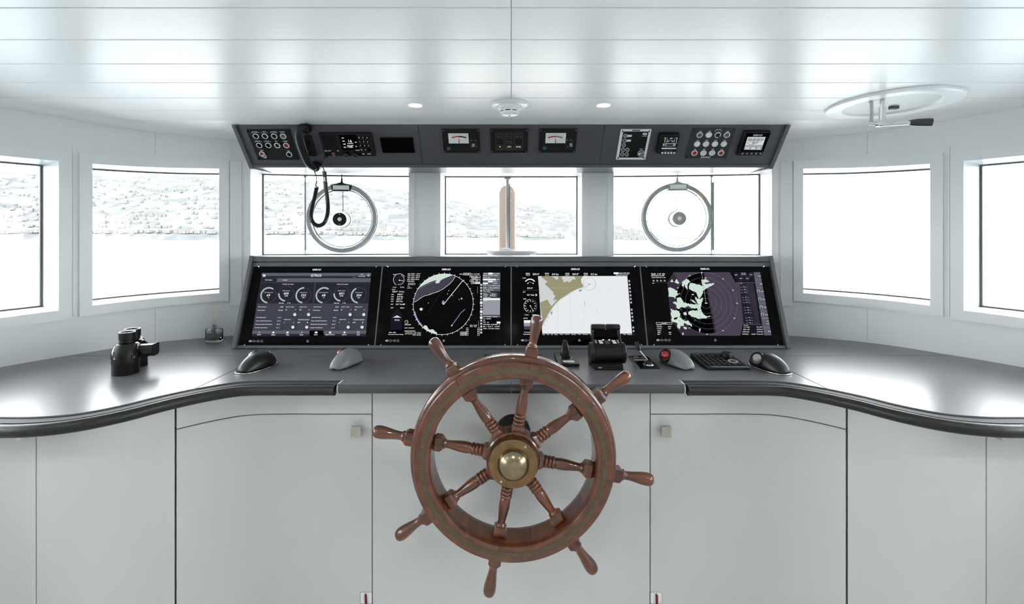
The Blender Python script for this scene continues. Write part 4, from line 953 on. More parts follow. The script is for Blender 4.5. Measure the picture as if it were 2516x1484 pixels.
# ---- telephone handset with coiled cord
mid = FO.uv(752, 360); M = FO.matrix(*mid)
hs = thing('telephone_handset', 'black telephone handset with coiled cord hanging in front of window', 'telephone', M=M)
def hl(px, py, w): u, v = FO.uv(px, py, w); return Vector((u-mid[0], v-mid[1], w))
path = catmull([hl(752, 313, .020), hl(741, 312, .042), hl(734, 322, .054), hl(734, 340, .058), hl(740, 362, .058), hl(749, 385, .056), hl(758, 402, .050), hl(768, 411, .036), hl(774, 412, .022)], 5)
rs = []
for i in range(len(path)):
    t = i/(len(path)-1); rs.append(.0165+.006*(abs(t-.5)*2)**2)
rs[0] = .018; rs[-1] = .018
mb = MB(); mb.tube(path, rs, 16, up=FO.u if False else (1, 0, 0), sx=.72); mb.build('handle', BLK, hs, smooth=60, subsurf=1)
for (px, py, nm, r) in ((753, 316, 'earpiece', .0225), (776, 408, 'mouthpiece', .024)):
    p = hl(px, py, .018); mb = MB(); mb.M = Matrix.Translation((p.x, p.y, 0)); mb.lathe([(.0002, .0028), (r*.70, .0028), (r, .012), (r*1.02, .024), (r*.85, .034), (.0002, .036)], 24); mb.build(nm, BLK, hs, smooth=50)
def W2L(p): return M.inverted() @ Vector(p)
DC = 2.10
cp = [at_depth(x, y, DC+.035) for x, y in ((771, 417), (776, 430), (778, 445), (776, 456), (782, 461))]
cp[0] = M @ hl(770, 414, .03)
mb = MB(); mb.tube([W2L(p) for p in catmull(cp, 6)], .0022, 8); mb.build('cord_lead', RUBB, hs, smooth=60)
cc = catmull([at_depth(x, y, DC+.035) for x, y in ((778, 461), (774, 482), (768, 505), (764, 527), (767, 543), (776, 553), (787, 554), (798, 546), (804, 530), (806, 510), (804, 485), (800, 455), (797, 422))], 14)
hel = []; L = 0; acc = [0]
for a, b in zip(cc[:-1], cc[1:]): acc.append(acc[-1]+(b-a).length)
N = 100*10
ref = Vector((0, 1, 0)); j = 0
for i in range(N+1):
    q = acc[-1]*i/N
    while j < len(acc)-2 and acc[j+1] < q: j += 1
    p = cc[j].lerp(cc[j+1], (q-acc[j])/(acc[j+1]-acc[j])); tt = (cc[min(j+2, len(cc)-1)]-cc[max(j-1, 0)]).normalized()
    b = tt.cross(ref).normalized(); ang = 2*PI*i/10
    hel.append(W2L(p+(b*math.cos(ang)+ref*math.sin(ang))*.0078))
mb = MB(); mb.tube(hel, .0022, 6); mb.build('coiled_cord', RUBB, hs, smooth=60)
pl = FO.o+FO.u*FO.uv(802, 382)[0]+FO.v*FO.uv(802, 382)[1]+FO.w*.02
cp = [at_depth(797, 421, DC+.035), at_depth(794, 410, DC+.02), at_depth(795, 398, DC), at_depth(798, 388, DC-.01), pl]
mb = MB(); mb.tube([W2L(p) for p in catmull(cp, 6)], .0022, 8); mb.build('cord_lead', RUBB, hs, smooth=60)
# cradle
d = Dev('handset_cradle', 'black cradle behind the telephone handset', 'cradle', C1, (925, 225), (1035, 225), (1085, 480), (985, 480), .014)
d.plate('cradle_body', BLK, .008, bevel=.003)
for y in (300, 420):
    c = d.L(960+y*.12, y); mb = MB(); mb.cyl(.0042, .014, .0165, 12, c=c); mb.build('contact', CHROME, d.t, smooth=30)

# ---- radio
d = Dev('marine_radio', 'black marine radio with keypad, speaker grille and display reading 16', 'radio', C1, (1122, 195), (1768, 190), (1828, 472), (1178, 478), .016)
d.plate('body', BLK, .005, bevel=.002)
for k in range(11):
    y = 222+k*16; a = d.L(1152+k*5, y); b = d.L(1318+k*5.5, y); mb = MB(); mb.box(((a[0]+b[0])/2, a[1], .0168), (b[0]-a[0], .0024, .0018)); mb.build('grille_slat', BLKM, d.t, smooth=0)
P = d.pr()
P.quad((1366, 206), (1586, 204), (1622, 394), (1410, 398), E_K, 0)
P.text('16', 1488, 268, 1535, 300, E_W); P.words(1478, 308, 1555, 318, E_W)
P.words(1472, 334, 1560, 344, E_W, 2); P.text('13', 1478, 346, 1504, 366, E_W); P.words(1508, 346, 1546, 366, E_W)
for tx, x, y in (('HIGH', 1405, 245), ('SHIP', 1416, 284), ('SCAN', 1426, 322), ('MENU', 1434, 360), ('WX', 1572, 299), ('INT', 1578, 350)): P.words(x, y-5, x+(30 if x < 1500 else 22), y+6, E_W)
for r in range(4):
    for cidx in range(3):
        if r == 3 and cidx == 2: continue
        x = 1620+cidx*49+r*10; y = 242+r*50; P.text((('1', '2', '3'), ('4', '5', '6'), ('7', '8', '9'), ('Call', '0', ''))[r][cidx], x-(12 if r == 3 and cidx == 0 else 7), y-9, x+(14 if r == 3 and cidx == 0 else 8), y+9, PRW)
P.words(1195, 399, 1280, 411, PRW, 2); P.rect(1352, 397, 1368, 412, PRW); P.rect(1578, 394, 1628, 402, PRW); P.words(1662, 438, 1688, 450, PRW); P.rect(1724, 440, 1742, 448, PRW); P.frame(1748, 437, 1768, 450, 3, PRW)
P.done('lettering', d.t)
for r in range(4):
    for cidx in range(3):
        c = d.L(1620+cidx*49+r*10, 242+r*50); mb = MB(); mb.box((c[0], c[1], .0161), (.0145, .013, .0004)); mb.build('key', BLKG, d.t, smooth=0)
for x in (1465, 1580):
    c = d.L(x, 452); mb = MB(); mb.M = Matrix.Translation((*c, .016)); mb.lathe([(.0125, 0), (.012, .010), (.010, .012), (.0002, .012)], 20); kn = mb.build('knob', BLK, d.t, smooth=30)
    mb = MB(); mb.ring(.0098, .0086, .0282, .0285, 20, c); mb.build('knob_ring', PRG, kn, smooth=0)
a = d.L(1310, 445); mb = MB(); mb.box((a[0], a[1], .018), (.0125, .015, .006)); dc = mb.build('distress_cover', STEEL, d.t, smooth=0, bevel=.001)
mb = MB(); mb.box((a[0], a[1], .0205), (.0095, .011, .004)); mb.build('distress_button', REDP, dc, smooth=0, bevel=.001)
c = d.L(1225, 455); mb = MB(); mb.cyl(.009, .016, .024, 14, c=c); mb.build('cord_plug', BLK, d.t, smooth=30)

# ---- dark display
d = Dev('small_display', 'blank black rectangular display between the radio and the first rudder gauge', 'display', C1, (1872, 240), (2287, 240), (2317, 434), (1912, 434), .006)
d.plate('bezel', BLK, .004); d.plate('glass', SCRN, .002, .006, .0066, 0, d.w-.006, d.ht-.006)

# ---- rudder gauges and the mode panel
for j, (tl, tr, br, bl, dx, lb) in enumerate((((255, 160), (785, 160), (800, 490), (290, 490), 0, 'black rudder gauge with white dial beside the blank display'), ((1633, 156), (2165, 156), (2137, 488), (1620, 488), 1362, 'black rudder gauge with white dial beside the intercom'))):
    d = Dev('rudder_gauge', lb, 'gauge', C2, tl, tr, br, bl, .008)
    d.plate('body', BLK, .002); d.screws(STEEL, .006, .0022)
    a, b, c_, e = ((348, 215), (632, 215), (641, 356), (360, 356)) if j == 0 else ((1722, 210), (2008, 210), (1996, 353), (1713, 353))
    q = [d.L(*p) for p in (a, b, c_, e)]; mb = MB(); mb.flat(q, .0086); dial = mb.build('dial', METER, d.t, smooth=0)
    P = d.pr(.0088); cx = 502 if j == 0 else 1855
    P.arc((cx, 560), 300, 250, 270, 18, PRR, 0, 14); P.arc((cx, 560), 300, 270, 290, 18, PRK if j == 0 else PRG, 0, 14)
    for k in range(-5, 6): an = math.radians(270+k*4.2); P.rect(cx+330*math.cos(an)-3, 560+330*math.sin(an)-5, cx+330*math.cos(an)+3, 560+330*math.sin(an)+5, PRG, 0)
    P.line([(cx+1, 352), (cx-3, 256)], 5, PRR, 2); P.line([(cx+2, 352), (cx+1, 308)], 9, PRR if False else PRK, 2)
    x0 = 0 if j == 0 else 1346
    y = -5 if j else 0
    P.arc((357+x0, 432+y), 15, 180, 360, 7, PRT, 0, 10); P.rect(336+x0, 434+y, 380+x0, 446+y, PRT, 0)
    for an in range(180, 361, 30): P.line([(357+x0+18*math.cos(math.radians(an)), 430+y+18*math.sin(math.radians(an))), (357+x0+27*math.cos(math.radians(an)), 430+y+27*math.sin(math.radians(an)))], 4, PRT, 0)
    P.words(402+x0, 435+y, 575+x0, 443+y, PRGD, 2); P.words(592+x0, 435+y, 758+x0, 443+y, PRGD, 3)
    P.frame(662+x0, 312+y, 752+x0, 410+y, 2.5, PRG, 0)
    for px, py in ((675, 315), (732, 315), (685, 408), (740, 408)): P.disc((px+x0, py+y), 5, PRW, 1, 8)
    P.done('markings', d.t)
    c = d.L(705+(0 if j == 0 else 1367), 374-(6 if j else 0)); mb = MB(); mb.M = Matrix.Translation((*c, .008)); mb.lathe([(.0072, 0), (.0068, .009), (.005, .010), (.0002, .010)], 16); mb.build('dimmer_knob', ALU, d.t, smooth=30)
d = Dev('steering_mode_panel', 'black key panel with lit AUTO key between the two rudder gauges', 'control panel', C2, (940, 157), (1472, 157), (1466, 489), (948, 489), .008)
d.plate('body', BLK, .002); d.screws(STEEL, .006, .0022)
P = d.pr()
for x0, x1 in ((1020, 1134), (1152, 1268), (1284, 1398)): P.frame(x0, 212, x1, 448, 2, PRG, 0)
for x, y, tx, lit in ((1075, 260, 'FU', 0), (1208, 260, 'NFU', 0), (1340, 260, 'REMOTE', 0), (1208, 331, 'DIM', 0), (1077, 404, '0', 1), (1208, 404, 'AUTO', 1), (1337, 404, 'DP-SYM', 1)):
    P.frame(x-37, y-24, x+37, y+24, 3, PRG, 1); hw = min(30, 6+5*len(tx)); P.text(tx, x-hw, y-8, x+hw, y+8, E_WARM if lit else PRG)
for x in (1046, 1075, 1104, 1180, 1208, 1236, 1312, 1340, 1368):
    for y in (212, 449): P.disc((x, y), 5, PRG, 1, 6)
P.done('lettering', d.t)
for x, y in ((1075, 260), (1208, 260), (1340, 260), (1208, 331), (1077, 404), (1208, 404), (1337, 404)):
    c = d.L(x, y); mb = MB(); mb.box((*c, .0081), (.0145, .0125, .0002)); mb.build('key', BLKG, d.t, smooth=0)

# ---- intercom
d = Dev('intercom', 'black intercom panel with white border and silver knob', 'intercom', C3, (328, 138), (712, 138), (632, 515), (268, 515), .003)
d.plate('border_plate', WHTP, .004); d.screws(BLKG, .010, .0036)
a, b = d.L(360, 166), d.L(320, 488)
q = [d.L(*p) for p in ((362, 166), (676, 166), (606, 488), (300, 488))]
d.plate('face', BLKM, .006, .003, .0036, 0, (q[1][0]-q[0][0]+q[2][0]-q[3][0])/2, q[0][1]-q[3][1], ((q[0][0]+q[1][0]+q[2][0]+q[3][0])/4, (q[0][1]+q[3][1])/2))
P = d.pr(.0038)
P.rect(472, 146, 566, 160, PRK, 0); P.words(490, 149, 548, 157, PRG, 2, 1)
for j, (x, y, bar) in enumerate(((386, 221, 1), (376, 280, 1), (365, 336, 0), (355, 393, 0), (346, 450, 0), (411, 393, 0), (402, 450, 0))):
    P.arc((x, y), 21, 0, 360, 6, PRW, 0, 18); P.text(str(j+1) if j < 5 else 'o', x-5, y-8, x+5, y+8, PRW)
    if bar: P.rect(x+26, y-13, x+78, y+12, PRW, 0)
P.disc((626, 197), 30, PRW, 0, 16, ry=15); P.words(606, 192, 646, 203, PRG, 1, 1); P.rect(590, 221, 650, 226, PRW, 0); P.words(558, 377, 602, 388, PRW)
P.done('lettering', d.t)
c = d.L(577, 436); mb = MB(); mb.ring(.0165, .0145, .0036, .005, 24, c); mb.build('knob_bezel', PRW, d.t, smooth=30)
mb = MB(); mb.M = Matrix.Translation((*c, .0036)); mb.lathe([(.0138, 0), (.0132, .014), (.0115, .016), (.0002, .016)], 24); mb.build('volume_knob', STEEL, d.t, smooth=30)

# ---- wiper controller
d = Dev('wiper_controller', 'thick black wiper controller with white diagram and round keys', 'control panel', C3, (818, 205), (1068, 205), (1018, 445), (768, 445), .026)
d.plate('body', RUBB, .009, bevel=.003)
P = d.pr()
P.line([(905, 245), (885, 345)], 4, PRW); P.line([(998, 245), (980, 345)], 4, PRW); P.line([(846, 317), (1030, 312)], 4, PRW); P.frame(882, 320, 980, 348, 4, PRW, 1)
P.line([(905, 275), (955, 275), (965, 285), (995, 278)], 4, PRW); P.line([(880, 245), (872, 300)], 8, PRW); P.line([(1024, 245), (1014, 300)], 8, PRW); P.rect(936, 246, 970, 258, PRW); P.rect(866, 243, 892, 250, PRW); P.rect(1010, 243, 1036, 250, PRW)
for x, y in ((915, 290), (968, 290), (860, 328), (998, 325), (858, 342), (994, 341)): P.rect(x-10, y-5, x+10, y+5, PRW)
P.rect(834, 368, 1014, 384, PRW); P.words(862, 402, 974, 409, PRG, 2)
P.done('lettering', d.t)
for k in range(5):
    c = d.L(842+k*36.5, 429); mb = MB(); mb.cyl(.0048, .026, .028, 12, c=c); mb.build('key', WHTP, d.t, smooth=30)

# ---- main engine panel
d = Dev('engine_panel', 'dark panel lettered MAIN ENGINE with rows of lamps and push buttons', 'control panel', C3, (1215, 123), (1753, 123), (1634, 500), (1118, 500), .002)
d.plate('plate', BLKM if False else CHARD, .001); d.screws(BLKG, .008, .003)
rows = [[(1302, 'green'), (1415, 'white'), (1526, 'sw'), (1638, 'green')], [(1270, 'white'), (1380, 'white'), (1490, 'white'), (1600, 'white')], [(1238, 'red'), (1348, 'pale'), (1456, 'pale'), (1565, 'red')]]
P = d.pr()
for r, (y, row) in enumerate(zip((207, 319, 430), rows)):
    for i, (x, k) in enumerate(row):
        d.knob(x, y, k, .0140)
        if k != 'sw': P.words(x-4, y-50, x+30, y-41, PRW)
P.words(1508, 138, 1575, 148, PRW, 2); P.words(1490, 157, 1506, 166, PRW); P.words(1566, 157, 1580, 166, PRW); P.words(1346, 382, 1372, 390, PRW); P.words(1456, 382, 1482, 390, PRW)
P.text('MAIN ENGINE', 1318, 474, 1436, 494, PRW)
P.done('lettering', d.t)

# ---- small multifunction display
d = Dev('instrument_display', 'small square instrument with a grey lit depth graph, at the outer panel end', 'display', C3, (1858, 170), (2188, 170), (2088, 468), (1768, 468), .018)
d.plate('body', BLK, .006, bevel=.002)
q = [d.L(*p) for p in ((1875, 187), (2172, 187), (2106, 412), (1812, 412))]
d.plate('glass', SCRN, .002, .018, .0186, 0, (q[1][0]-q[0][0]+q[2][0]-q[3][0])/2, q[0][1]-q[3][1], (sum(p[0] for p in q)/4, sum(p[1] for p in q)/4))
P = d.pr(.0188)
P.text('SIMRAD', 1962, 200, 2084, 223, PRW)
P.quad((1898, 234), (2120, 234), (2066, 396), (1850, 392), E_CG)
P.poly([(1905, 250), (2112, 250), (2090, 262), (1995, 310), (1960, 322), (1940, 300), (1890, 290)], E_G, 1)
P.line([(1886, 300), (1930, 330), (1985, 318), (2095, 268)], 5, E_BAR, 2)
for x in (1960, 2010, 2060): P.line([(x, 238), (x-28, 340)], 3, E_W, 2)
P.line([(1882, 290), (2100, 290)], 3, E_W, 2); P.line([(1870, 338), (2084, 338)], 4, E_BAR, 2)
P.quad((1868, 342), (2082, 342), (2066, 396), (1850, 392), E_G, 1); P.text('33.80', 1864, 356, 1920, 384, E_W, 2); P.text('164', 1936, 354, 1990, 390, E_W, 2); P.text('2.6', 2012, 352, 2056, 384, E_W, 2)
P.done('screen_image', d.t)
for k in range(5):
    c = d.L(1832+k*56, 438); mb = MB(); mb.prism(rrect(.0165, .012, .002, 2, c), .018, .0195); kk = mb.build('key', BLKM, d.t, smooth=0)
    mb = MB(); mb.ring(.0042, .0030, .0196, .0198, 12, c); mb.build('key_mark', PRW, kk, smooth=0)

# ================================================================== ON THE WORKTOP
def on_top(px, py): p = at_z(px, py, ZT); return (p.x, p.y)
# ---- trackballs
def trackball_parts(t, body_m, ball_m, rim):
    # body: lofted sections from nose (+y) to tail (-y); local x right, z up
    secs = [(.066, .010, .012, 0), (.058, .026, .034, -.004), (.044, .036, .052, -.006), (.024, .041, .062, -.006), (.000, .042, .064, -.004), (-.024, .040, .057, 0), (-.044, .036, .044, .002), (-.060, .029, .027, .003), (-.070, .018, .012, .003)]
    mb = MB(); n = 20; vs = []
    secs = [(y*1.2, hw, h*.95, dx) for y, hw, h, dx in secs]
    for (y, hw, h, dx) in secs:
        for i in range(n+1):
            a = PI*i/n; ca, sa = math.cos(a), math.sin(a)
            x = hw*math.copysign(abs(ca)**.75, ca); z = h*abs(sa)**.85
            lean = dx*(z/h)**1.5
            vs.append((x+lean, y, z+.001))
    k = n+1
    fs = [(i*k+j, i*k+j+1, (i+1)*k+j+1, (i+1)*k+j) for i in range(len(secs)-1) for j in range(n)]
    fs += [tuple(range(k)), tuple((len(secs)-1)*k+j for j in range(k-1, -1, -1))]
    fs += [tuple([i*k for i in range(len(secs))]+[i*k+n for i in range(len(secs)-1, -1, -1)])]
    mb.add(vs, fs); mb.build('body', body_m, t, smooth=60, subsurf=1)
    if rim:
        pts = [(hw*1.035*(1), y*1.02, .0022) for (y, hw, h, dx) in secs]+[(-hw*1.035, y*1.02, .0022) for (y, hw, h, dx) in secs[::-1]]
        mb = MB(); mb.tube(pts, .0022, 8, closed=True); mb.build('base_rim', CHROME, t, smooth=60)
    # ball in a dark socket on the thumb side (-x, towards the nose)
    c = Vector((-.038, .014, .038)); nrm = Vector((-.80, -.22, .55)).normalized(); q = nrm.to_track_quat('Z', 'Y').to_matrix().to_4x4()
    mb = MB(); mb.M = Matrix.Translation(c) @ q; mb.lathe([(.0275, -.008), (.0262, .003), (.0240, .0062), (.0195, .0068), (.0185, .003), (.0185, -.008)], 28); so = mb.build('socket', BLK, t, smooth=50)
    mb = MB(); mb.M = Matrix.Translation(c) @ q; mb.ball((0, 0, -.001), .0182, 24, 14); mb.build('ball', ball_m, so, smooth=80)
    mb = MB(); mb.M = Matrix.Translation((.010, .046, .0475)) @ Matrix.Rotation(-.5, 4, 'X'); mb.cyl(.0032, -.004, .003, 10); mb.build('indicator', CHROME, t, smooth=30)
for (px, py, ang, bm, bl, rim, lb) in (
        (634, 904, -15, BLK, LGREY, True, 'black trackball with chrome base line beside the binoculars'),
        (853, 897, -17, GREY, REDB, False, 'grey trackball with red ball between black trackball and wheel'),
        (1660, 897, 22, GREY, REDB, False, 'grey trackball with red ball between joystick and keypad'),
        (1888, 906, 16, BLK, LGREY, True, 'black trackball with grey ball and chrome base line beside the keypad')):
    x, y = on_top(px, py)
    t = thing('trackball', lb, 'trackball', (x, y, ZT+.0005)); t.rotation_euler = (0, 0, math.radians(ang)); trackball_parts(t, bm, bl, rim)
# ---- keypad with jog dial
t = thing('keypad', 'flat black keypad with rows of keys and a jog dial', 'keypad', (.820, 1.80, ZT+.0005))
kw, kd = .162, .168
mb = MB(); mb.add([(-kw/2, -kd/2, 0), (kw/2, -kd/2, 0), (kw/2, kd/2, 0), (-kw/2, kd/2, 0), (-kw/2, -kd/2, .010), (kw/2, -kd/2, .010), (kw/2, kd/2, .022), (-kw/2, kd/2, .022)], [(0, 3, 2, 1), (4, 5, 6, 7), (0, 1, 5, 4), (1, 2, 6, 5), (2, 3, 7, 6), (3, 0, 4, 7)]); mb.build('body', BLK, t, smooth=0, bevel=.003)
sl5 = Matrix.Translation((0, 0, .016)) @ Matrix.Rotation(math.atan2(.012, kd), 4, 'X')
key = None
for r in range(7):
    for cidx in range(7):
        if cidx >= 5 and r in (2, 3, 4, 5): continue
        M = sl5 @ Matrix.Translation((-.063+cidx*.0195, .052-r*.0178, .0012))
        if key is None: mb = MB(); mb.box((0, 0, 0), (.0150, .0128, .004)); key = mb.build('key', BLKM, t, smooth=0, bevel=.001); key.matrix_local = M
        else: copy_child(key, t, M)
mb = MB(); mb.M = sl5 @ Matrix.Translation((.045, .034, 0)); mb.lathe([(.0185, .0005), (.0185, .016), (.0165, .0195), (.0002, .0195)], 28); mb.build('jog_dial', RUBB, t, smooth=40)
mb = MB(); mb.M = sl5 @ Matrix.Translation((.045, -.022, .0005)); mb.lathe([(.0190, 0), (.0190, .003), (.0165, .004), (.0105, .003), (.0105, .001)], 28); mb.build('cursor_ring', ALU, t, smooth=40)
mb = MB(); mb.M = sl5; mb.box((.006, -kd/2+.0045, .0012), (.14, .007, .002)); mb.build('front_lip', GREY, t, smooth=0)
mk = MB(); mk.M = sl5
for i in range(7):
    for r in range(7):
        if i >= 5 and r in (2, 3, 4, 5): continue
        mk.flat([(-.063+i*.0195+a, .052-r*.0178+b) for a, b in ((-.003, -.002), (.003, -.002), (.003, .0015), (-.003, .0015))], .0034)
mk.buildraw('key_legends', [PRG], t)
# ---- throttle
tx, ty = .372, 1.775
t = thing('throttle', 'black twin-lever engine throttle with lit key panel', 'throttle', (tx, ty, ZT+.0005))
mb = MB(); mb.prism([(-.058, -.062), (.050, -.062), (.056, .05), (-.064, .05)], 0, .020); mb.build('base', BLKM, t, smooth=0, bevel=.003)
YX = Matrix.Rotation(PI/2, 4, 'Y')
mb = MB(); mb.M = Matrix.Translation((0, -.005, .052)) @ YX; mb.lathe([(.0002, -.052), (.0375, -.052), (.0375, .052), (.0002, .052)], 40); mb.build('drum', RUBB, t, smooth=40)
for sg in (-1, 1):
    mb = MB(); mb.M = Matrix.Translation((sg*.0605, -.005, .052)) @ YX; mb.lathe([(.0002, -.0075), (.0385, -.0075), (.0405, -.005), (.0405, .004), (.037, .0075), (.0002, .0075)], 40); mb.build('side_disc', BLK, t, smooth=40)
    mb = MB(); vs = []
    arm = [(-.012, .082, .030), (.020, .110, .024), (.030, .135, .022), (.026, .152, .026)]
    for y, z, w in arm: vs += [(sg*.0485, y-w/2, z), (sg*.0565, y-w/2, z), (sg*.0565, y+w/2, z), (sg*.0485, y+w/2, z)]
    mb.add(vs, [(i*4+j, i*4+(j+1) % 4, i*4+4+(j+1) % 4, i*4+4+j) for i in range(3) for j in range(4)]+[(0, 1, 2, 3), (12, 13, 14, 15)]); mb.build('lever_arm', BLK, t, smooth=30, bevel=.002)
    mb = MB(); mb.M = Matrix.Translation((sg*.0285, .024, .146)) @ YX; mb.lathe([(.0002, -.0265), (.011, -.0265), (.0130, -.024), (.0130, .024), (.011, .0265), (.0002, .0265)], 24, sx=.9, sy=1.35); mb.build('lever_grip', RUBB, t, smooth=50)
mb = MB(); mb.box((0, .026, .108), (.094, .004, .055), Matrix.Rotation(.1, 3, 'X')); mb.build('screen', SCRN, t, smooth=0)
KM = Matrix.Translation((0, -.006, .0925)) @ Matrix.Rotation(math.radians(20), 4, 'X')
mb = MB(); mb.M = KM; mb.prism([(-.052, -.022), (-.026, -.0265), (0, -.028), (.026, -.0265), (.052, -.022), (.048, .018), (0, .021), (-.048, .018)], -.010, .002); mb.build('key_panel', BLK, t, smooth=30, bevel=.0015)
mk = MB(); mk.M = KM
for (x, y, w, h) in ((-.026, .006, .014, .009), (-.024, -.007, .014, .010), (.026, .006, .014, .009), (.028, -.007, .014, .010), (-.043, .011, .006, .003), (-.043, .003, .006, .003), (-.043, -.006, .006, .003), (.043, .011, .006, .003), (.043, .003, .006, .003), (.043, -.006, .006, .003)):
    k = MB(); k.M = KM; k.box((x, y, .0026), (w, h, .002)); k.build('key', WHTP, t, smooth=0, bevel=.0006)
for x in (-.013, .011):
    k = MB(); k.M = KM; k.cyl(.0034, .002, .004, 12, c=(x, .012)); k.build('lamp', E_W, t, smooth=30)
for r in range(5): mk.flat([(-.009+a*.018, .006-r*.005+b*.002) for a, b in ((0, 0), (1, 0), (1, 1), (0, 1))], .0024)
mk.buildraw('legend', [PRG], t)
mb = MB(); mb.add([(-.046, -.0636, .009), (-.033, -.0636, .009), (-.030, -.0636, .0135), (-.033, -.0636, .0115), (-.046, -.0636, .0115)], [(0, 1, 2, 3, 4)]); mb.buildraw('maker_mark', [PRW], t)
# ---- joystick
jx, jy = .527, 1.815
t = thing('joystick', 'small black joystick on a glossy plate beside the throttle', 'joystick', (jx, jy, ZT+.0005))
mb = MB(); mb.prism(rrect(.078, .178, .003), 0, .0055); mb.build('plate', BLKG, t, smooth=30, bevel=.001)
mb = MB(); mb.prism(rrect(.079, .179, .003), 0, .0012); mb.build('plate_edge', CHROME, t, smooth=30)
mb = MB(); mb.M = Matrix.Translation((.010, -.038, .0055)); mb.lathe([(.0225, 0), (.0215, .003), (.0195, .0035)], 24); mb.build('collar_ring', CHROME, t, smooth=40)
mb = MB(); mb.M = Matrix.Translation((.010, -.038, .0055)); mb.lathe([(.0195, .0005), (.0180, .006), (.014, .012), (.006, .016), (.0002, .017)], 24); mb.build('boot', BLKG, t, smooth=50)
a = Vector((.008, -.034, .018)); b = Vector((-.012, .012, .048)); c_ = Vector((-.020, .032, .074))
mb = MB(); mb.tube([a, a.lerp(b, .5), b], [.0032, .0028, .0028], 12); mb.build('stem', CHROME, t, smooth=60)
mb = MB(); mb.tube([b-(c_-b)*.05, b, b.lerp(c_, .5), c_, c_+(c_-b)*.06], [.006, .0078, .0086, .0078, .005], 14); mb.build('grip', BLK, t, smooth=60)
mb = MB(); mb.cyl(.0042, 0, .004, 10, c=(.0, .0)); o = mb.build('button', CHROME, t, smooth=40); o.location = b+Vector((.006, -.006, 0))
mk = MB()
for (x0, y0, x1, y1) in ((-.02, .070, .0, .074), (.012, .071, .018, .074), (-.028, .055, .022, .058)): mk.flat([(x0, y0), (x1, y0), (x1, y1), (x0, y1)], .0058)
mk.buildraw('lettering', [PRW], t)
mb = MB(); mb.prism([(-.030, .012), (.016, .012), (.020, .036), (-.030, .036)], .0056, .0060); mb.build('label', ALU, t, smooth=0)
# ---- shift lever on its plate, and a plate behind the wheel
lx, ly = .222, 1.848
t = thing('thruster_lever', 'upright black lever on a small black plate beside the wheel rim', 'lever', (lx, ly, ZT+.0005))
mb = MB(); mb.prism(rrect(.083, .178, .002), 0, .012); mb.build('plate', BLK, t, smooth=30, bevel=.0012)
mb = MB(); mb.box((.0, .030, .014), (.034, .07, .005)); mb.build('gate', BLKM, t, smooth=0, bevel=.001)
mb = MB(); vs = []
for (z, w, dp, y) in ((.014, .034, .026, .030), (.035, .031, .022, .033), (.056, .025, .018, .036), (.068, .019, .015, .038), (.074, .012, .010, .039)):
    vs += [(-w/2, y-dp/2, z), (w/2, y-dp/2, z), (w/2, y+dp/2, z), (-w/2, y+dp/2, z)]
mb.add(vs, [(i*4+j, i*4+(j+1) % 4, i*4+4+(j+1) % 4, i*4+4+j) for i in range(4) for j in range(4)]+[(0, 3, 2, 1), (16, 17, 18, 19)]); mb.build('lever', BLKG, t, smooth=30, bevel=.003)
mb = MB(); mb.prism(rrect(.044, .026, .001, 2, (.004, -.054)), .012, .0124); mb.build('label', WHTP, t, smooth=0)
mk = MB()
for (x, y) in ((-.022, .002), (.024, .002)):
    for q in range(3): mk.flat([(x-.005+a*.010, y-.008+q*.006+b*.0032) for a, b in ((0, 0), (.5+.25*q, 0), (.5+.25*q, 1), (0, 1))], .0123)
for q in range(3): mk.flat([(-.016+q*.015+a*.009, -.074+b*.003) for a, b in ((0, 0), (1, 0), (1, 1), (0, 1))], .0123)
mk.buildraw('lettering', [PRW], t)
x0, y0 = on_top(1189, 877); x1, y1 = on_top(1331, 877)
t = thing('control_plate', 'low black control plate half hidden behind the wheel rim', 'control plate', ((x0+x1)/2, y0-.05, ZT+.0005))
mb = MB(); mb.prism(rrect(x1-x0, .10, .003), 0, .010); mb.build('plate', BLK, t, smooth=30, bevel=.0012)
mb = MB(); mb.prism(rrect((x1-x0)*.8, .07, .002), .010, .0108); mb.build('face', BLKG, t, smooth=30)

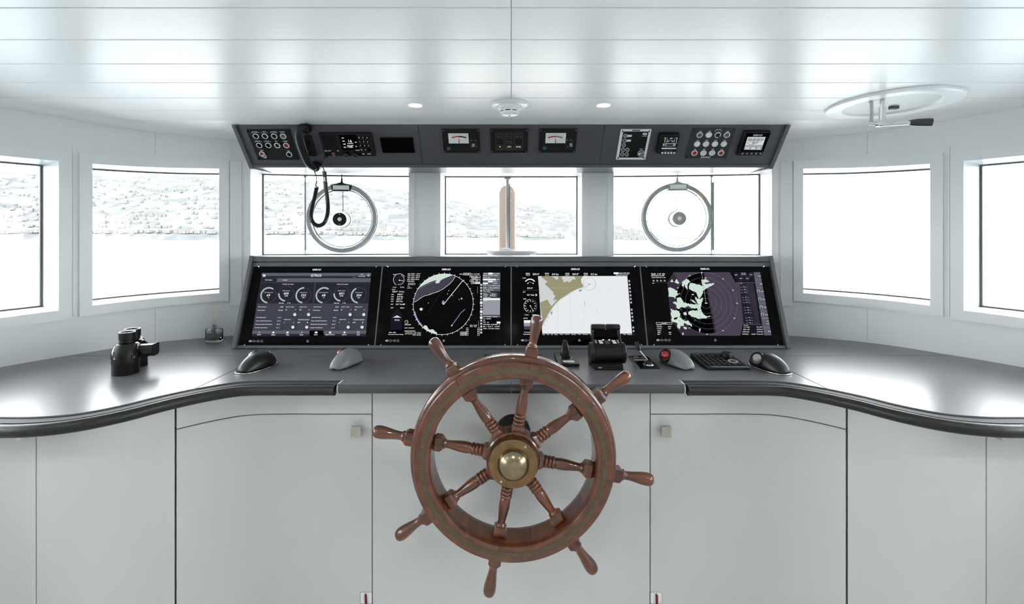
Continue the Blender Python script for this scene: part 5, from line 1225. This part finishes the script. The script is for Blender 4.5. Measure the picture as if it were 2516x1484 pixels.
# ---- binoculars standing on their objectives
bx, by = on_top(309, 917)
t = thing('binoculars', 'black marine binoculars standing upright on the worktop', 'binoculars', (bx, by, ZT+.0005)); t.rotation_euler = (0, 0, math.radians(26))
for j, yy in enumerate((0, .105)):
    mb = MB(); mb.M = Matrix.Translation((0, yy, 0)); mb.lathe([(.0002, .002), (.036, .002), (.0372, 0), (.0405, .0), (.0415, .003), (.0405, .036), (.0412, .038), (.0425, .042), (.0412, .066), (.038, .080), (.032, .098), (.027, .108), (.0002, .108)], 36); mb.build('barrel', RUBB, t, smooth=45)
    ey = .030+j*.062-.012
    mb = MB(); mb.M = Matrix.Translation((.0, ey, .102)); mb.lathe([(.021, -.006), (.0215, .008), (.0235, .010), (.0235, .018), (.0255, .020), (.0255, .040), (.0262, .043), (.0250, .046), (.0215, .046), (.0205, .042), (.0185, .034), (.0002, .033)], 32); ep = mb.build('eyepiece', RUBB, t, smooth=40)
    mb = MB(); mb.M = Matrix.Translation((.0, ey, .1485)); mb.ring(.0248, .0222, -.0004, .0006, 32); mb.build('eyecup_rim', LGREY, ep, smooth=40)
    mb = MB(); vs = []
    for (z, r, yc) in ((.060, .042, yy), (.085, .043, yy+(ey-yy)*.5), (.100, .036, ey), (.108, .028, ey)):
        vs += [((r*1.06)*math.cos(2*PI*i/20), yc+r*math.sin(2*PI*i/20), z) for i in range(20)]
    mb.add(vs, [(i*20+q, i*20+(q+1) % 20, i*20+20+(q+1) % 20, i*20+20+q) for i in range(3) for q in range(20)]+[tuple(range(60, 80))]); mb.build('prism_housing', BLKG, t, smooth=60)
    for a in range(4):
        an = math.radians(-100+a*24); mb = MB(); mb.M = Matrix.Translation((0, yy, 0)) @ Matrix.Rotation(an, 4, 'Z'); mb.box((.0415, 0, .055), (.004, .005, .032)); mb.build('grip_rib', RUBB, t, smooth=0, bevel=.001)
mb = MB(); mb.box((0, .05, .075), (.030, .06, .05)); mb.build('bridge', BLK, t, smooth=0, bevel=.008)
mb = MB(); mb.M = Matrix.Translation((.036, .020, .076)) @ Matrix.Rotation(PI/2, 4, 'Y') @ Matrix.Rotation(math.radians(8), 4, 'X'); mb.prism(rrect(.042, .046, .010, 4), 0, .046); mb.build('compass_housing', BLK, t, smooth=40, bevel=.002)
mb = MB(); mb.M = Matrix.Translation((.0825, .020, .076)) @ Matrix.Rotation(PI/2, 4, 'Y') @ Matrix.Rotation(math.radians(8), 4, 'X'); mb.prism(rrect(.046, .050, .011, 4), 0, .005); mb.build('compass_cap', RUBB, t, smooth=40, bevel=.0015)
mb = MB(); mb.M = Matrix.Translation((.060, -.004, .066)) @ Matrix.Rotation(PI/2, 4, 'X'); mb.lathe([(.013, 0), (.013, .004), (.011, .005), (.0002, .005)], 20); mb.build('focus_button', BLKG, t, smooth=40)

# ---- reed diffuser
dx, dy = on_top(526, 839)
t = thing('reed_diffuser', 'clear glass reed diffuser with pale sticks on the back of the worktop', 'diffuser', (dx, dy, ZT+.0005))
out = [(.0002, 0), (.038, 0), (.0405, .003), (.0410, .010), (.0410, .058), (.0395, .062), (.030, .0645), (.011, .066), (.0105, .070), (.0105, .082), (.0085, .083)]
inn = [(.0085, .082), (.0085, .067), (.028, .0605), (.0375, .056), (.0375, .012), (.035, .009), (.0002, .009)]
mb = MB(); mb.lathe(out+inn, 40, sy=.62); mb.build('bottle', CLEAR, t, smooth=45)
mb = MB(); mb.lathe([(.0002, .0095), (.0345, .0095), (.037, .0125), (.037, .026), (.0002, .026)], 40, sy=.60); mb.build('oil', mat('diffuser_oil', (232, 236, 226), .03, trans=1., ior=1.36, var=.01, vscale=5), t, smooth=45)
for j, (px, py) in enumerate(((497, 759), (511, 750), (514, 757), (533, 749), (542, 751), (550, 749), (527, 768))):
    tp = at_depth(px, py, dy-.01+.008*j); tp = Vector((tp.x-dx, tp.y-dy, tp.z-ZT)); base = Vector((-tp.x*.55, -.008+.003*(j % 4), .0098)); 
    neck = Vector((max(-.0055, min(.0055, tp.x*.1)), .0, .075)); 
    mb = MB(); mb.tube([base, neck, tp], .0014, 6); mb.build('reed', REED, t, smooth=60)

# ================================================================== CLEAR-VIEW SCREENS, WIPERS, MODEL SHIP
def glass_y(x):
    lo, hi = 0., 2.5
    for _ in range(40):
        m = (lo+hi)/2
        if pc(m, THK-.016).x < abs(x): lo = m
        else: hi = m
    return pc(lo, THK-.016).y
for (px, py, boxm, sg, lb) in ((838, 536, BLK, -1, 'round clear-view window screen with black box above, behind the phone cord'), (1666, 534, ALU, 1, 'round clear-view window screen with grey box and orange sticker')):
    x = (px-CX)/FPX*2.55; gy = glass_y(x); p = at_depth(px, py, gy-.035)
    t = thing('clear_view_screen', lb, 'window screen', (p.x, gy-.001, p.z)); slope = (glass_y(abs(p.x)+.1)-glass_y(abs(p.x)-.1))/.2*(1 if p.x > 0 else -1)
    t.rotation_euler = (0, 0, math.atan(slope))
    R = .192
    mb = MB(); mb.M = AX; mb.lathe([(R-.021, .018), (R-.003, .018), (R, .021), (R, .033), (R-.002, .035), (R-.019, .035), (R-.021, .033)], 72, closed_prof=True); mb.build('ring', ALU, t, smooth=35)
    mb = MB(); mb.M = AX; mb.lathe([(R-.012, .001), (R+.004, .001), (R+.004, .016), (R-.012, .016)], 72, closed_prof=True); mb.build('back_ring', STEEL, t, smooth=35)
    mb = MB(); mb.M = AX; mb.lathe([(R-.031, .010), (R-.027, .010), (R-.027, .014), (R-.031, .014)], 72, closed_prof=True); mb.build('inner_ring', ALU, t, smooth=35)
    for k in range(9):
        a = math.radians(20+k*40); mb = MB(); mb.M = AX @ Matrix.Translation(((R-.0115)*math.sin(a), (R-.0115)*math.cos(a), .035)); mb.cyl(.0034, 0, .002, 8); mb.build('screw', STEEL, t, smooth=30)
    mb = MB(); mb.M = AX @ Matrix.Translation((0, -.008, 0)); mb.lathe([(.0002, .001), (.046, .001), (.048, .006), (.046, .016), (.042, .020), (.042, .046), (.040, .052), (.0385, .070), (.036, .075), (.0002, .075)], 40); mo = mb.build('motor', STEEL, t, smooth=40)
    mb = MB(); mb.M = AX @ Matrix.Translation((0, -.008, .0752)); mb.cyl(.0365, 0, .006, 36); mb.build('motor_cover', BLKM if sg < 0 else ALU, mo, smooth=40)
    mb = MB(); mb.M = AX @ Matrix.Translation((0, -.008, .0812)); mb.cyl(.011, 0, .002, 20); mb.build('cover_cap', WHTP, mo, smooth=40)
    for q in (-1, 1):
        mb = MB(); mb.M = AX @ Matrix.Translation((0, -.008+q*.028, .0812)); mb.cyl(.0032, 0, .002, 8); mb.build('screw', STEEL, t, smooth=30)
    zb = R-.042
    mb = MB(); mb.M = AX; mb.prism([(-.050, zb), (.050, zb), (.056, zb+.030), (.060, zb+.036), (.020, zb+.044), (.010, zb+.050), (-.010, zb+.050), (-.020, zb+.044), (-.060, zb+.036), (-.056, zb+.030)], .014, .050); jb = mb.build('junction_box', boxm, t, smooth=30, bevel=.0015)
    mb = MB(); mb.M = AX; mb.box((0, zb+.021, .0505), (.088, .024, .001)); mb.build('box_label', PRW, jb, smooth=0)
    for (qx, qz) in ((-.050, .034), (.050, .034), (-.045, .005), (.045, .005)):
        mb = MB(); mb.M = AX @ Matrix.Translation((qx, zb+qz, .050)); mb.cyl(.003, 0, .002, 8); mb.build('screw', STEEL, t, smooth=30)
    mb = MB(); mb.M = Matrix.Translation((0, -.032, 0)); mb.cyl(.0075, zb+.049, zb+.058, 12); mb.cyl(.0055, zb+.058, zb+.074, 12); mb.build('cable_gland', boxm, t, smooth=30)
    mb = MB(); mb.tube([(0, -.032, zb+.072), (0, -.033, zb+.082), (.001, -.034, ZH-p.z+.003)], .0035, 8); mb.build('cable', RUBB if sg < 0 else ALU, t, smooth=60)
    mb = MB(); mb.tube([(.004*(-sg), -.030, zb+.002), (.006*(-sg), -.030, .08), (.006*(-sg), -.034, .026)], .0018, 8); mb.build('motor_lead', RUBB if sg < 0 else GASK, t, smooth=60)
    for q in (-1, 1):
        arc_ = [(q*.008, -.026, zb-.004)]+[((R-.028)*math.sin(q*a), -.024, (R-.028)*math.cos(a)) for a in [math.radians(8+6*i) for i in range(0, 22 if q == sg else 4)]]
        mb = MB(); mb.tube(arc_, .0014, 6); mb.build('heater_wire', RUBB if sg < 0 else GASK, t, smooth=60)
    if sg > 0:
        mb = MB(); mb.M = AX @ Matrix.Rotation(-.78, 4, 'Z'); mb.box((0, R-.011, .0353), (.034, .013, .0006)); mb.build('sticker', mat('orange_sticker', (214, 170, 112), .5, var=.05), t, smooth=0)
# vertical wipers outside the glass
for (px, w, top_y, bot_y, lb, m) in ((751, .016, 436, 634, 'thin vertical window wiper bar outside, left of the phone cord loop', TRIMW), (1247, .028, 440, 634, 'vertical white wiper bar outside the middle window', TRIMW), (1747, .016, 436, 634, 'thin vertical window wiper bar outside the window with orange sticker', TRIMW)):
    x = (px-CX)/FPX*2.66; y = glass_y(abs(x))+.027; p0 = at_depth(px, top_y, y); p1 = at_depth(px, bot_y, y)
    t = thing('window_wiper', lb, 'wiper', (p0.x, y, p1.z))
    mb = MB(); mb.box((0, 0, (p0.z-p1.z)/2), (w*.6, .012, p0.z-p1.z)); mb.build('arm', m, t, smooth=0, bevel=.002)
    mb = MB(); mb.box((w*.42, -.010, (p0.z-p1.z)/2+.008), (.004, .022, (p0.z-p1.z)*.84)); mb.build('blade', GASK, t, smooth=0)
    mb = MB(); mb.box((0, 0, p0.z-p1.z+.006), (.038 if abs(x) < .2 else .016, .022, .016)); mb.build('carriage', ALU, t, smooth=0, bevel=.003)
# model ship on the sill
sy = 2.50; p0 = at_depth(1191, 613, sy); p1 = at_depth(1320, 613, sy); Ls = p1.x-p0.x; zs = ZS+.001
t = thing('model_ship', 'small white model yacht on the sill of the middle window', 'model', ((p0.x+p1.x)/2, sy, zs))
k = Ls; z_at = lambda y: at_depth(1250, y, sy).z-zs
hb = z_at(630); hd = z_at(617)
mb = MB(); vs = []
hull = [(-.50, .004, z_at(612.5)), (-.46, .020, z_at(614)), (-.30, .036, z_at(616.2)), (0, .040, z_at(618)), (.30, .038, z_at(618)), (.47, .034, z_at(616.5)), (.50, .031, z_at(616))]
foot = [-.44, -.42, -.30, 0, .30, .45, .465]
for (fx, hw, zt), bx_ in zip(hull, foot): vs += [(bx_*k, -hw*.45, .004), (fx*k, -hw, zt), (fx*k, hw, zt), (bx_*k, hw*.45, .004)]
mb.add(vs, [(i*4+j, i*4+(j+1) % 4, i*4+4+(j+1) % 4, i*4+4+j) for i in range(6) for j in range(4)]+[(0, 1, 2, 3), (24, 25, 26, 27)]); mb.build('hull', TRIMW, t, smooth=50)
mb = MB()
def blk(pa, pb, ya, yb, hw): xa, xb = at_depth(pa, 600, sy).x-(p0.x+p1.x)/2, at_depth(pb, 600, sy).x-(p0.x+p1.x)/2; mb.prism([(xa, -hw), (xb, -hw), (xb, hw), (xa+.012, hw)], z_at(yb), z_at(ya))
blk(1223, 1308, 616.5, 619, .030); mb.build('lower_deckhouse', TRIMW, t, smooth=0, bevel=.0008)
mb = MB(); blk(1226, 1262, 613.5, 616.6, .024); mb.build('upper_deckhouse', TRIMW, t, smooth=0, bevel=.0008)
mb = MB(); blk(1231, 1253, 610, 613.6, .018); mb.build('bridge', TRIMW, t, smooth=0, bevel=.0008)
mb = MB(); blk(1222, 1307, 616, 616.6, .033); mb.build('deck_awning', WHTP, t, smooth=0)
mb = MB(); mb.box((0, 0, .002), (k*.7, .02, .004)); mb.build('stand', WHTP, t, smooth=0)

# ================================================================== CEILING FITTINGS
for (px, lb) in ((1020, 'round recessed downlight on the telephone side of the smoke detector'), (1483, 'round recessed downlight on the intercom side of the smoke detector')):
    p = at_z(px, 258, ZC); t = thing('downlight', lb, 'downlight', (p.x, p.y, ZC))
    mb = MB(); mb.lathe([(.026, .004), (.026, -.002), (.034, -.003), (.036, -.0005), (.036, .0)], 32); mb.build('trim_ring', TRIMW, t, smooth=40)
    mb = MB(); mb.cyl(.0258, -.0012, .003, 28); mb.build('lamp', emat('downlight_lamp', (255, 246, 232), 9), t, smooth=30)
for k, (x, y) in enumerate(((-1.2, .3), (0, .3), (1.2, .3), (-1.2, -1.0), (0, -1.0), (1.2, -1.0))):  # unseen downlights with spots, added behind the camera to brighten the interior
    t = thing('downlight', 'unseen downlight added in the ceiling behind the helm for fill light', 'downlight', (x, y, ZC), group='added fill downlights behind the helm')
    mb = MB(); mb.lathe([(.026, .004), (.026, -.002), (.034, -.003), (.036, -.0005), (.036, .0)], 24); mb.build('trim_ring', TRIMW, t, smooth=40)
    mb = MB(); mb.cyl(.0258, -.0012, .003, 24); mb.build('lamp', bpy.data.materials['downlight_lamp'], t, smooth=30)
    ld = bpy.data.lights.new('fill_spot', 'SPOT'); ld.energy = 10; ld.spot_size = math.radians(130); ld.spot_blend = .6; ld.shadow_soft_size = .025; ld.color = (1, .97, .92)
    lo = bpy.data.objects.new('fill_bulb', ld); COL.objects.link(lo); lo.parent = t; lo.location = (0, 0, -.012)
p = at_z(1252, 257, ZC); t = thing('smoke_detector', 'white round smoke detector on the ceiling above the rudder gauges', 'smoke detector', (p.x, p.y, ZC-.0005))
mb = MB(); mb.lathe([(.0002, 0), (.077, 0), (.078, -.003), (.072, -.008), (.056, -.010), (.0002, -.010)], 48); mb.build('base_ring', TRIMW, t, smooth=40)
mb = MB(); mb.lathe([(.050, -.010), (.048, -.016), (.042, -.020), (.036, -.021), (.036, -.026), (.0002, -.026)], 48); mb.build('body', TRIMW, t, smooth=40)
mb = MB(); mb.lathe([(.034, -.026), (.034, -.030), (.0002, -.030)], 40); mb.build('dark_vent', BLKM, t, smooth=40)
mb = MB(); mb.lathe([(.0375, -.030), (.037, -.034), (.030, -.041), (.012, -.043), (.0002, -.043)], 40); mb.build('cap', TRIMW, t, smooth=50)
for k in range(8):
    mb = MB(); mb.M = Matrix.Rotation(2*PI*k/8+.2, 4, 'Z'); mb.box((.0355, 0, -.028), (.004, .007, .006)); mb.build('vent_post', TRIMW, t, smooth=0)
mb = MB(); mb.cyl(.003, -.0445, -.0425, 8, c=(0, -.004)); mb.build('indicator', GASK, t, smooth=30)
# hatch with crank handle
p = at_z(2188, 254, ZC); HX, HYD = p.x, p.y
t = thing('ceiling_hatch', 'round white ceiling hatch ring with chrome crank handle', 'hatch', (HX, HYD, ZC-.0005))
mb = MB(); mb.lathe([(.142, -.001), (.150, -.010), (.195, -.012), (.205, -.009), (.208, 0)], 64); mb.build('ring', TRIMW, t, smooth=40)
mb = MB(); mb.cyl(.143, -.0022, -.001, 64); mb.build('lid', mat('hatch_lid_grey', (204, 209, 208), .4, var=.02), t, smooth=30)
def hat(px, py, D): q = at_depth(px, py, D); return Vector((q.x-HX, q.y-HYD, q.z-ZC))
D0 = 1.70
mb = MB(); a = hat(2141, 256, D0); a.z = -.002; b = hat(2140, 306, D0); mb.box(((a.x+b.x)/2, a.y, (a.z+b.z)/2-.001), (.014, .006, abs(a.z-b.z))); mb.build('bracket', CHROME, t, smooth=0, bevel=.001)
mb = MB(); a = hat(2168, 248, D0-.03); b = hat(2168, 304, D0-.03); mb.M = Matrix.Translation((a.x, a.y, 0)); mb.cyl(.011, b.z, -.0005-.03, 20); mb.cyl(.0075, -.032, -.002, 16); mb.build('spindle', CHROME, t, smooth=30)
a = hat(2136, 303, D0-.015); b = hat(2168, 303, D0-.03); mb = MB(); mb.tube([a, b], .0065, 14); mb.build('link_bar', CHROME, t, smooth=60)
mb = MB(); mb.box(hat(2160, 304, D0-.035), (.016, .016, .022)); mb.build('knuckle', CHROME, t, smooth=0, bevel=.003)
a = hat(2166, 306, D0-.035); b = hat(2240, 301, D0-.05); mb = MB(); mb.tube([a, b], [.0065, .007], 14); mb.build('crank_arm', CHROME, t, smooth=60)
c_ = hat(2290, 300, D0-.075)
mb = MB(); mb.tube([b-(c_-b)*.2, b, b.lerp(c_, .3), b.lerp(c_, .75), c_], [.007, .011, .0140, .0150, .0145], 20); mb.build('grip', mat('dark_grey_grip', (62, 63, 66), .35, var=.08), t, smooth=60)
mb = MB(); q = hat(2196, 246, 1.76); mb.box((q.x, q.y, -.0078), (.030, .018, .012)); mb.build('catch', GASK, t, smooth=0, bevel=.002)

# ================================================================== OUTSIDE
ZSEA = -4.6
sea_m = mat('pale_sea', (120, 132, 138), .12, spec=.5, bump=.35, bscale=.4)
mb = MB(); mb.box((0, 6000, ZSEA-.5), (24000, 15000, 1)); tag(mb.build('sea', sea_m, smooth=0), kind='structure')
# hillside across the bay: heights traced from the skyline, distances from the shore
SKY = [(-700, 395), (0, 418), (150, 410), (270, 432), (420, 428), (560, 438), (700, 440), (830, 446), (920, 458), (1000, 470), (1095, 484), (1140, 497), (1185, 512), (1215, 496), (1280, 494), (1330, 506), (1408, 524), (1503, 550), (1570, 562), (1650, 578), (1720, 583.2), (1760, 584.6)]
def sky_y(px):
    for (a, ya), (b, yb) in zip(SKY[:-1], SKY[1:]):
        if a <= px <= b: return ya+(yb-ya)*(px-a)/(b-a)
    return 590
hm = bpy.data.materials.new('hazy_hillside'); hm.use_nodes = True; nt = hm.node_tree; pb = nt.nodes['Principled BSDF']; pb.inputs['Roughness'].default_value = 1; pb.inputs['Specular IOR Level'].default_value = 0
tc = nt.nodes.new('ShaderNodeTexCoord'); n1 = nt.nodes.new('ShaderNodeTexNoise'); n1.inputs['Scale'].default_value = .012; n1.inputs['Detail'].default_value = 8; n1.inputs['Roughness'].default_value = .7
rp_ = nt.nodes.new('ShaderNodeValToRGB'); rp_.color_ramp.elements[0].position = .40; rp_.color_ramp.elements[0].color = (.056, .060, .061, 1); rp_.color_ramp.elements[1].position = .60; rp_.color_ramp.elements[1].color = (.094, .096, .095, 1)
nt.links.new(tc.outputs['Object'], n1.inputs['Vector']); nt.links.new(n1.outputs['Fac'], rp_.inputs['Fac']); nt.links.new(rp_.outputs['Color'], pb.inputs['Base Color'])
vs = []; nx, ny = 260, 36
for i in range(nx+1):
    px = -700+2460*i/nx; r = (px-CX)/FPX
    d0 = 1000.; d1 = 2600.
    top_z = (HY-sky_y(px))/FPX*d1
    for j in range(ny+1):
        f = j/ny; D = d0+(d1-d0)*f; X = r*D
        hgt = ZSEA-1+(top_z-ZSEA)*(f**.85)
        nz = noise.fractal(Vector((X*.006, D*.006, 1.3)), 1.0, 2.0, 5)
        hgt += nz*top_z*.10*math.sin(PI*min(1, f*1.0))
        vs.append((X, D, hgt if j else ZSEA-2))
fs = [(i*(ny+1)+j, i*(ny+1)+j+1, (i+1)*(ny+1)+j+1, (i+1)*(ny+1)+j) for i in range(nx) for j in range(ny)]
mb = MB(); mb.add(vs, fs); tag(mb.build('hills', hm, smooth=60), kind='structure')
house_m = mat('pale_house_walls', (92, 91, 89), .9, spec=.1)
rnd = random.Random(11); mb = MB(); cnt = 0
while cnt < 1500:
    px = rnd.uniform(-300, 1600); f = rnd.random()**1.8*.75
    if sky_y(px) > 575: continue
    i = (px+700)/2460*nx; i0 = int(i); j0 = max(1, int(f*ny)); v = vs[i0*(ny+1)+j0]
    w = rnd.uniform(4, 11); h = rnd.uniform(4, 8); mb.box((v[0]+rnd.uniform(-4, 4), v[1]-2+rnd.uniform(-3, 3), v[2]+h*.35), (w, 6, h)); cnt += 1
tag(mb.build('hillside_houses', house_m, smooth=0), 'pale houses scattered over the hillside across the bay', 'houses', kind='stuff')
# foremast with brown sleeve
p = at_depth(1246, 600, 6.0)
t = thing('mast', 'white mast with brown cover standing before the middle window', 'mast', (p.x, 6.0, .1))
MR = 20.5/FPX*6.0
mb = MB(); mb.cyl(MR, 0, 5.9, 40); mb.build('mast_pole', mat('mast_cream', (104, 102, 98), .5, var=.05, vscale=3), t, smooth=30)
bm_ = mat('brown_mast_cover', (46, 34, 27), .6, var=.15, vscale=6)
mb = MB(); vs2 = []; n = 20; zt = at_depth(1246, 458, 6).z-.1; zb_ = at_depth(1246, 604, 6).z-.1
for i in range(n+1):
    a = -PI/2-1.15+2.3*i/n; x_, y_ = (MR+.004)*math.cos(a), (MR+.004)*math.sin(a)
    vs2 += [(x_, y_, zb_-.6), (x_, y_, zt-.10*abs((i/n-.5)*2)**2.2)]
mb.add(vs2, [(i*2, i*2+2, i*2+3, i*2+1) for i in range(n)]); mb.build('mast_cover', bm_, t, smooth=60)
# bulwark with varnished cap rail
capm = woodmat('cap_rail_teak', (92, 66, 50), (120, 92, 74), .3, coat=.5)
t = thing('bulwark', 'white bulwark with wooden cap rail around the foredeck outside', 'bulwark', (0, 9.3, 0))
half = catmull([(2.66, 2.9), (2.70, 3.4), (2.74, 3.8), (2.78, 4.4), (2.75, 5.2), (2.5, 6.4), (1.9, 7.8), (.9, 8.9), (.0, 9.3)], 6)
pts = [(-q.x, q.y) for q in half]+[(q.x, q.y) for q in half[:-1][::-1]]
for nm, m, wi, z0, z1 in (('cap_rail', capm, .08, 1.075, 1.115), ('bulwark_plate', TRIMW, .04, .1, 1.075)):
    a = offset(pts, wi); b = offset(pts, -wi); vs = []
    for p_, q in zip(a, b): vs += [(p_[0], p_[1]-9.3, z0), (q[0], q[1]-9.3, z0), (q[0], q[1]-9.3, z1), (p_[0], p_[1]-9.3, z1)]
    n = len(pts); mb = MB(); mb.add(vs, [(i*4+j, i*4+(j+1) % 4, i*4+4+(j+1) % 4, i*4+4+j) for i in range(n-1) for j in range(4)]+[(0, 1, 2, 3), (n*4-1, n*4-2, n*4-3, n*4-4)]); mb.build(nm, m, t, smooth=30)
dk = mat('pale_weathered_deck', (196, 195, 192), .8, spec=.2, var=.1, vscale=3)
mb = MB(); mb.prism([(x, y) for x, y in pts]+[(2.6, 2.72), (-2.6, 2.72)], -.02, .1); tag(mb.build('foredeck', dk, smooth=0), kind='structure')
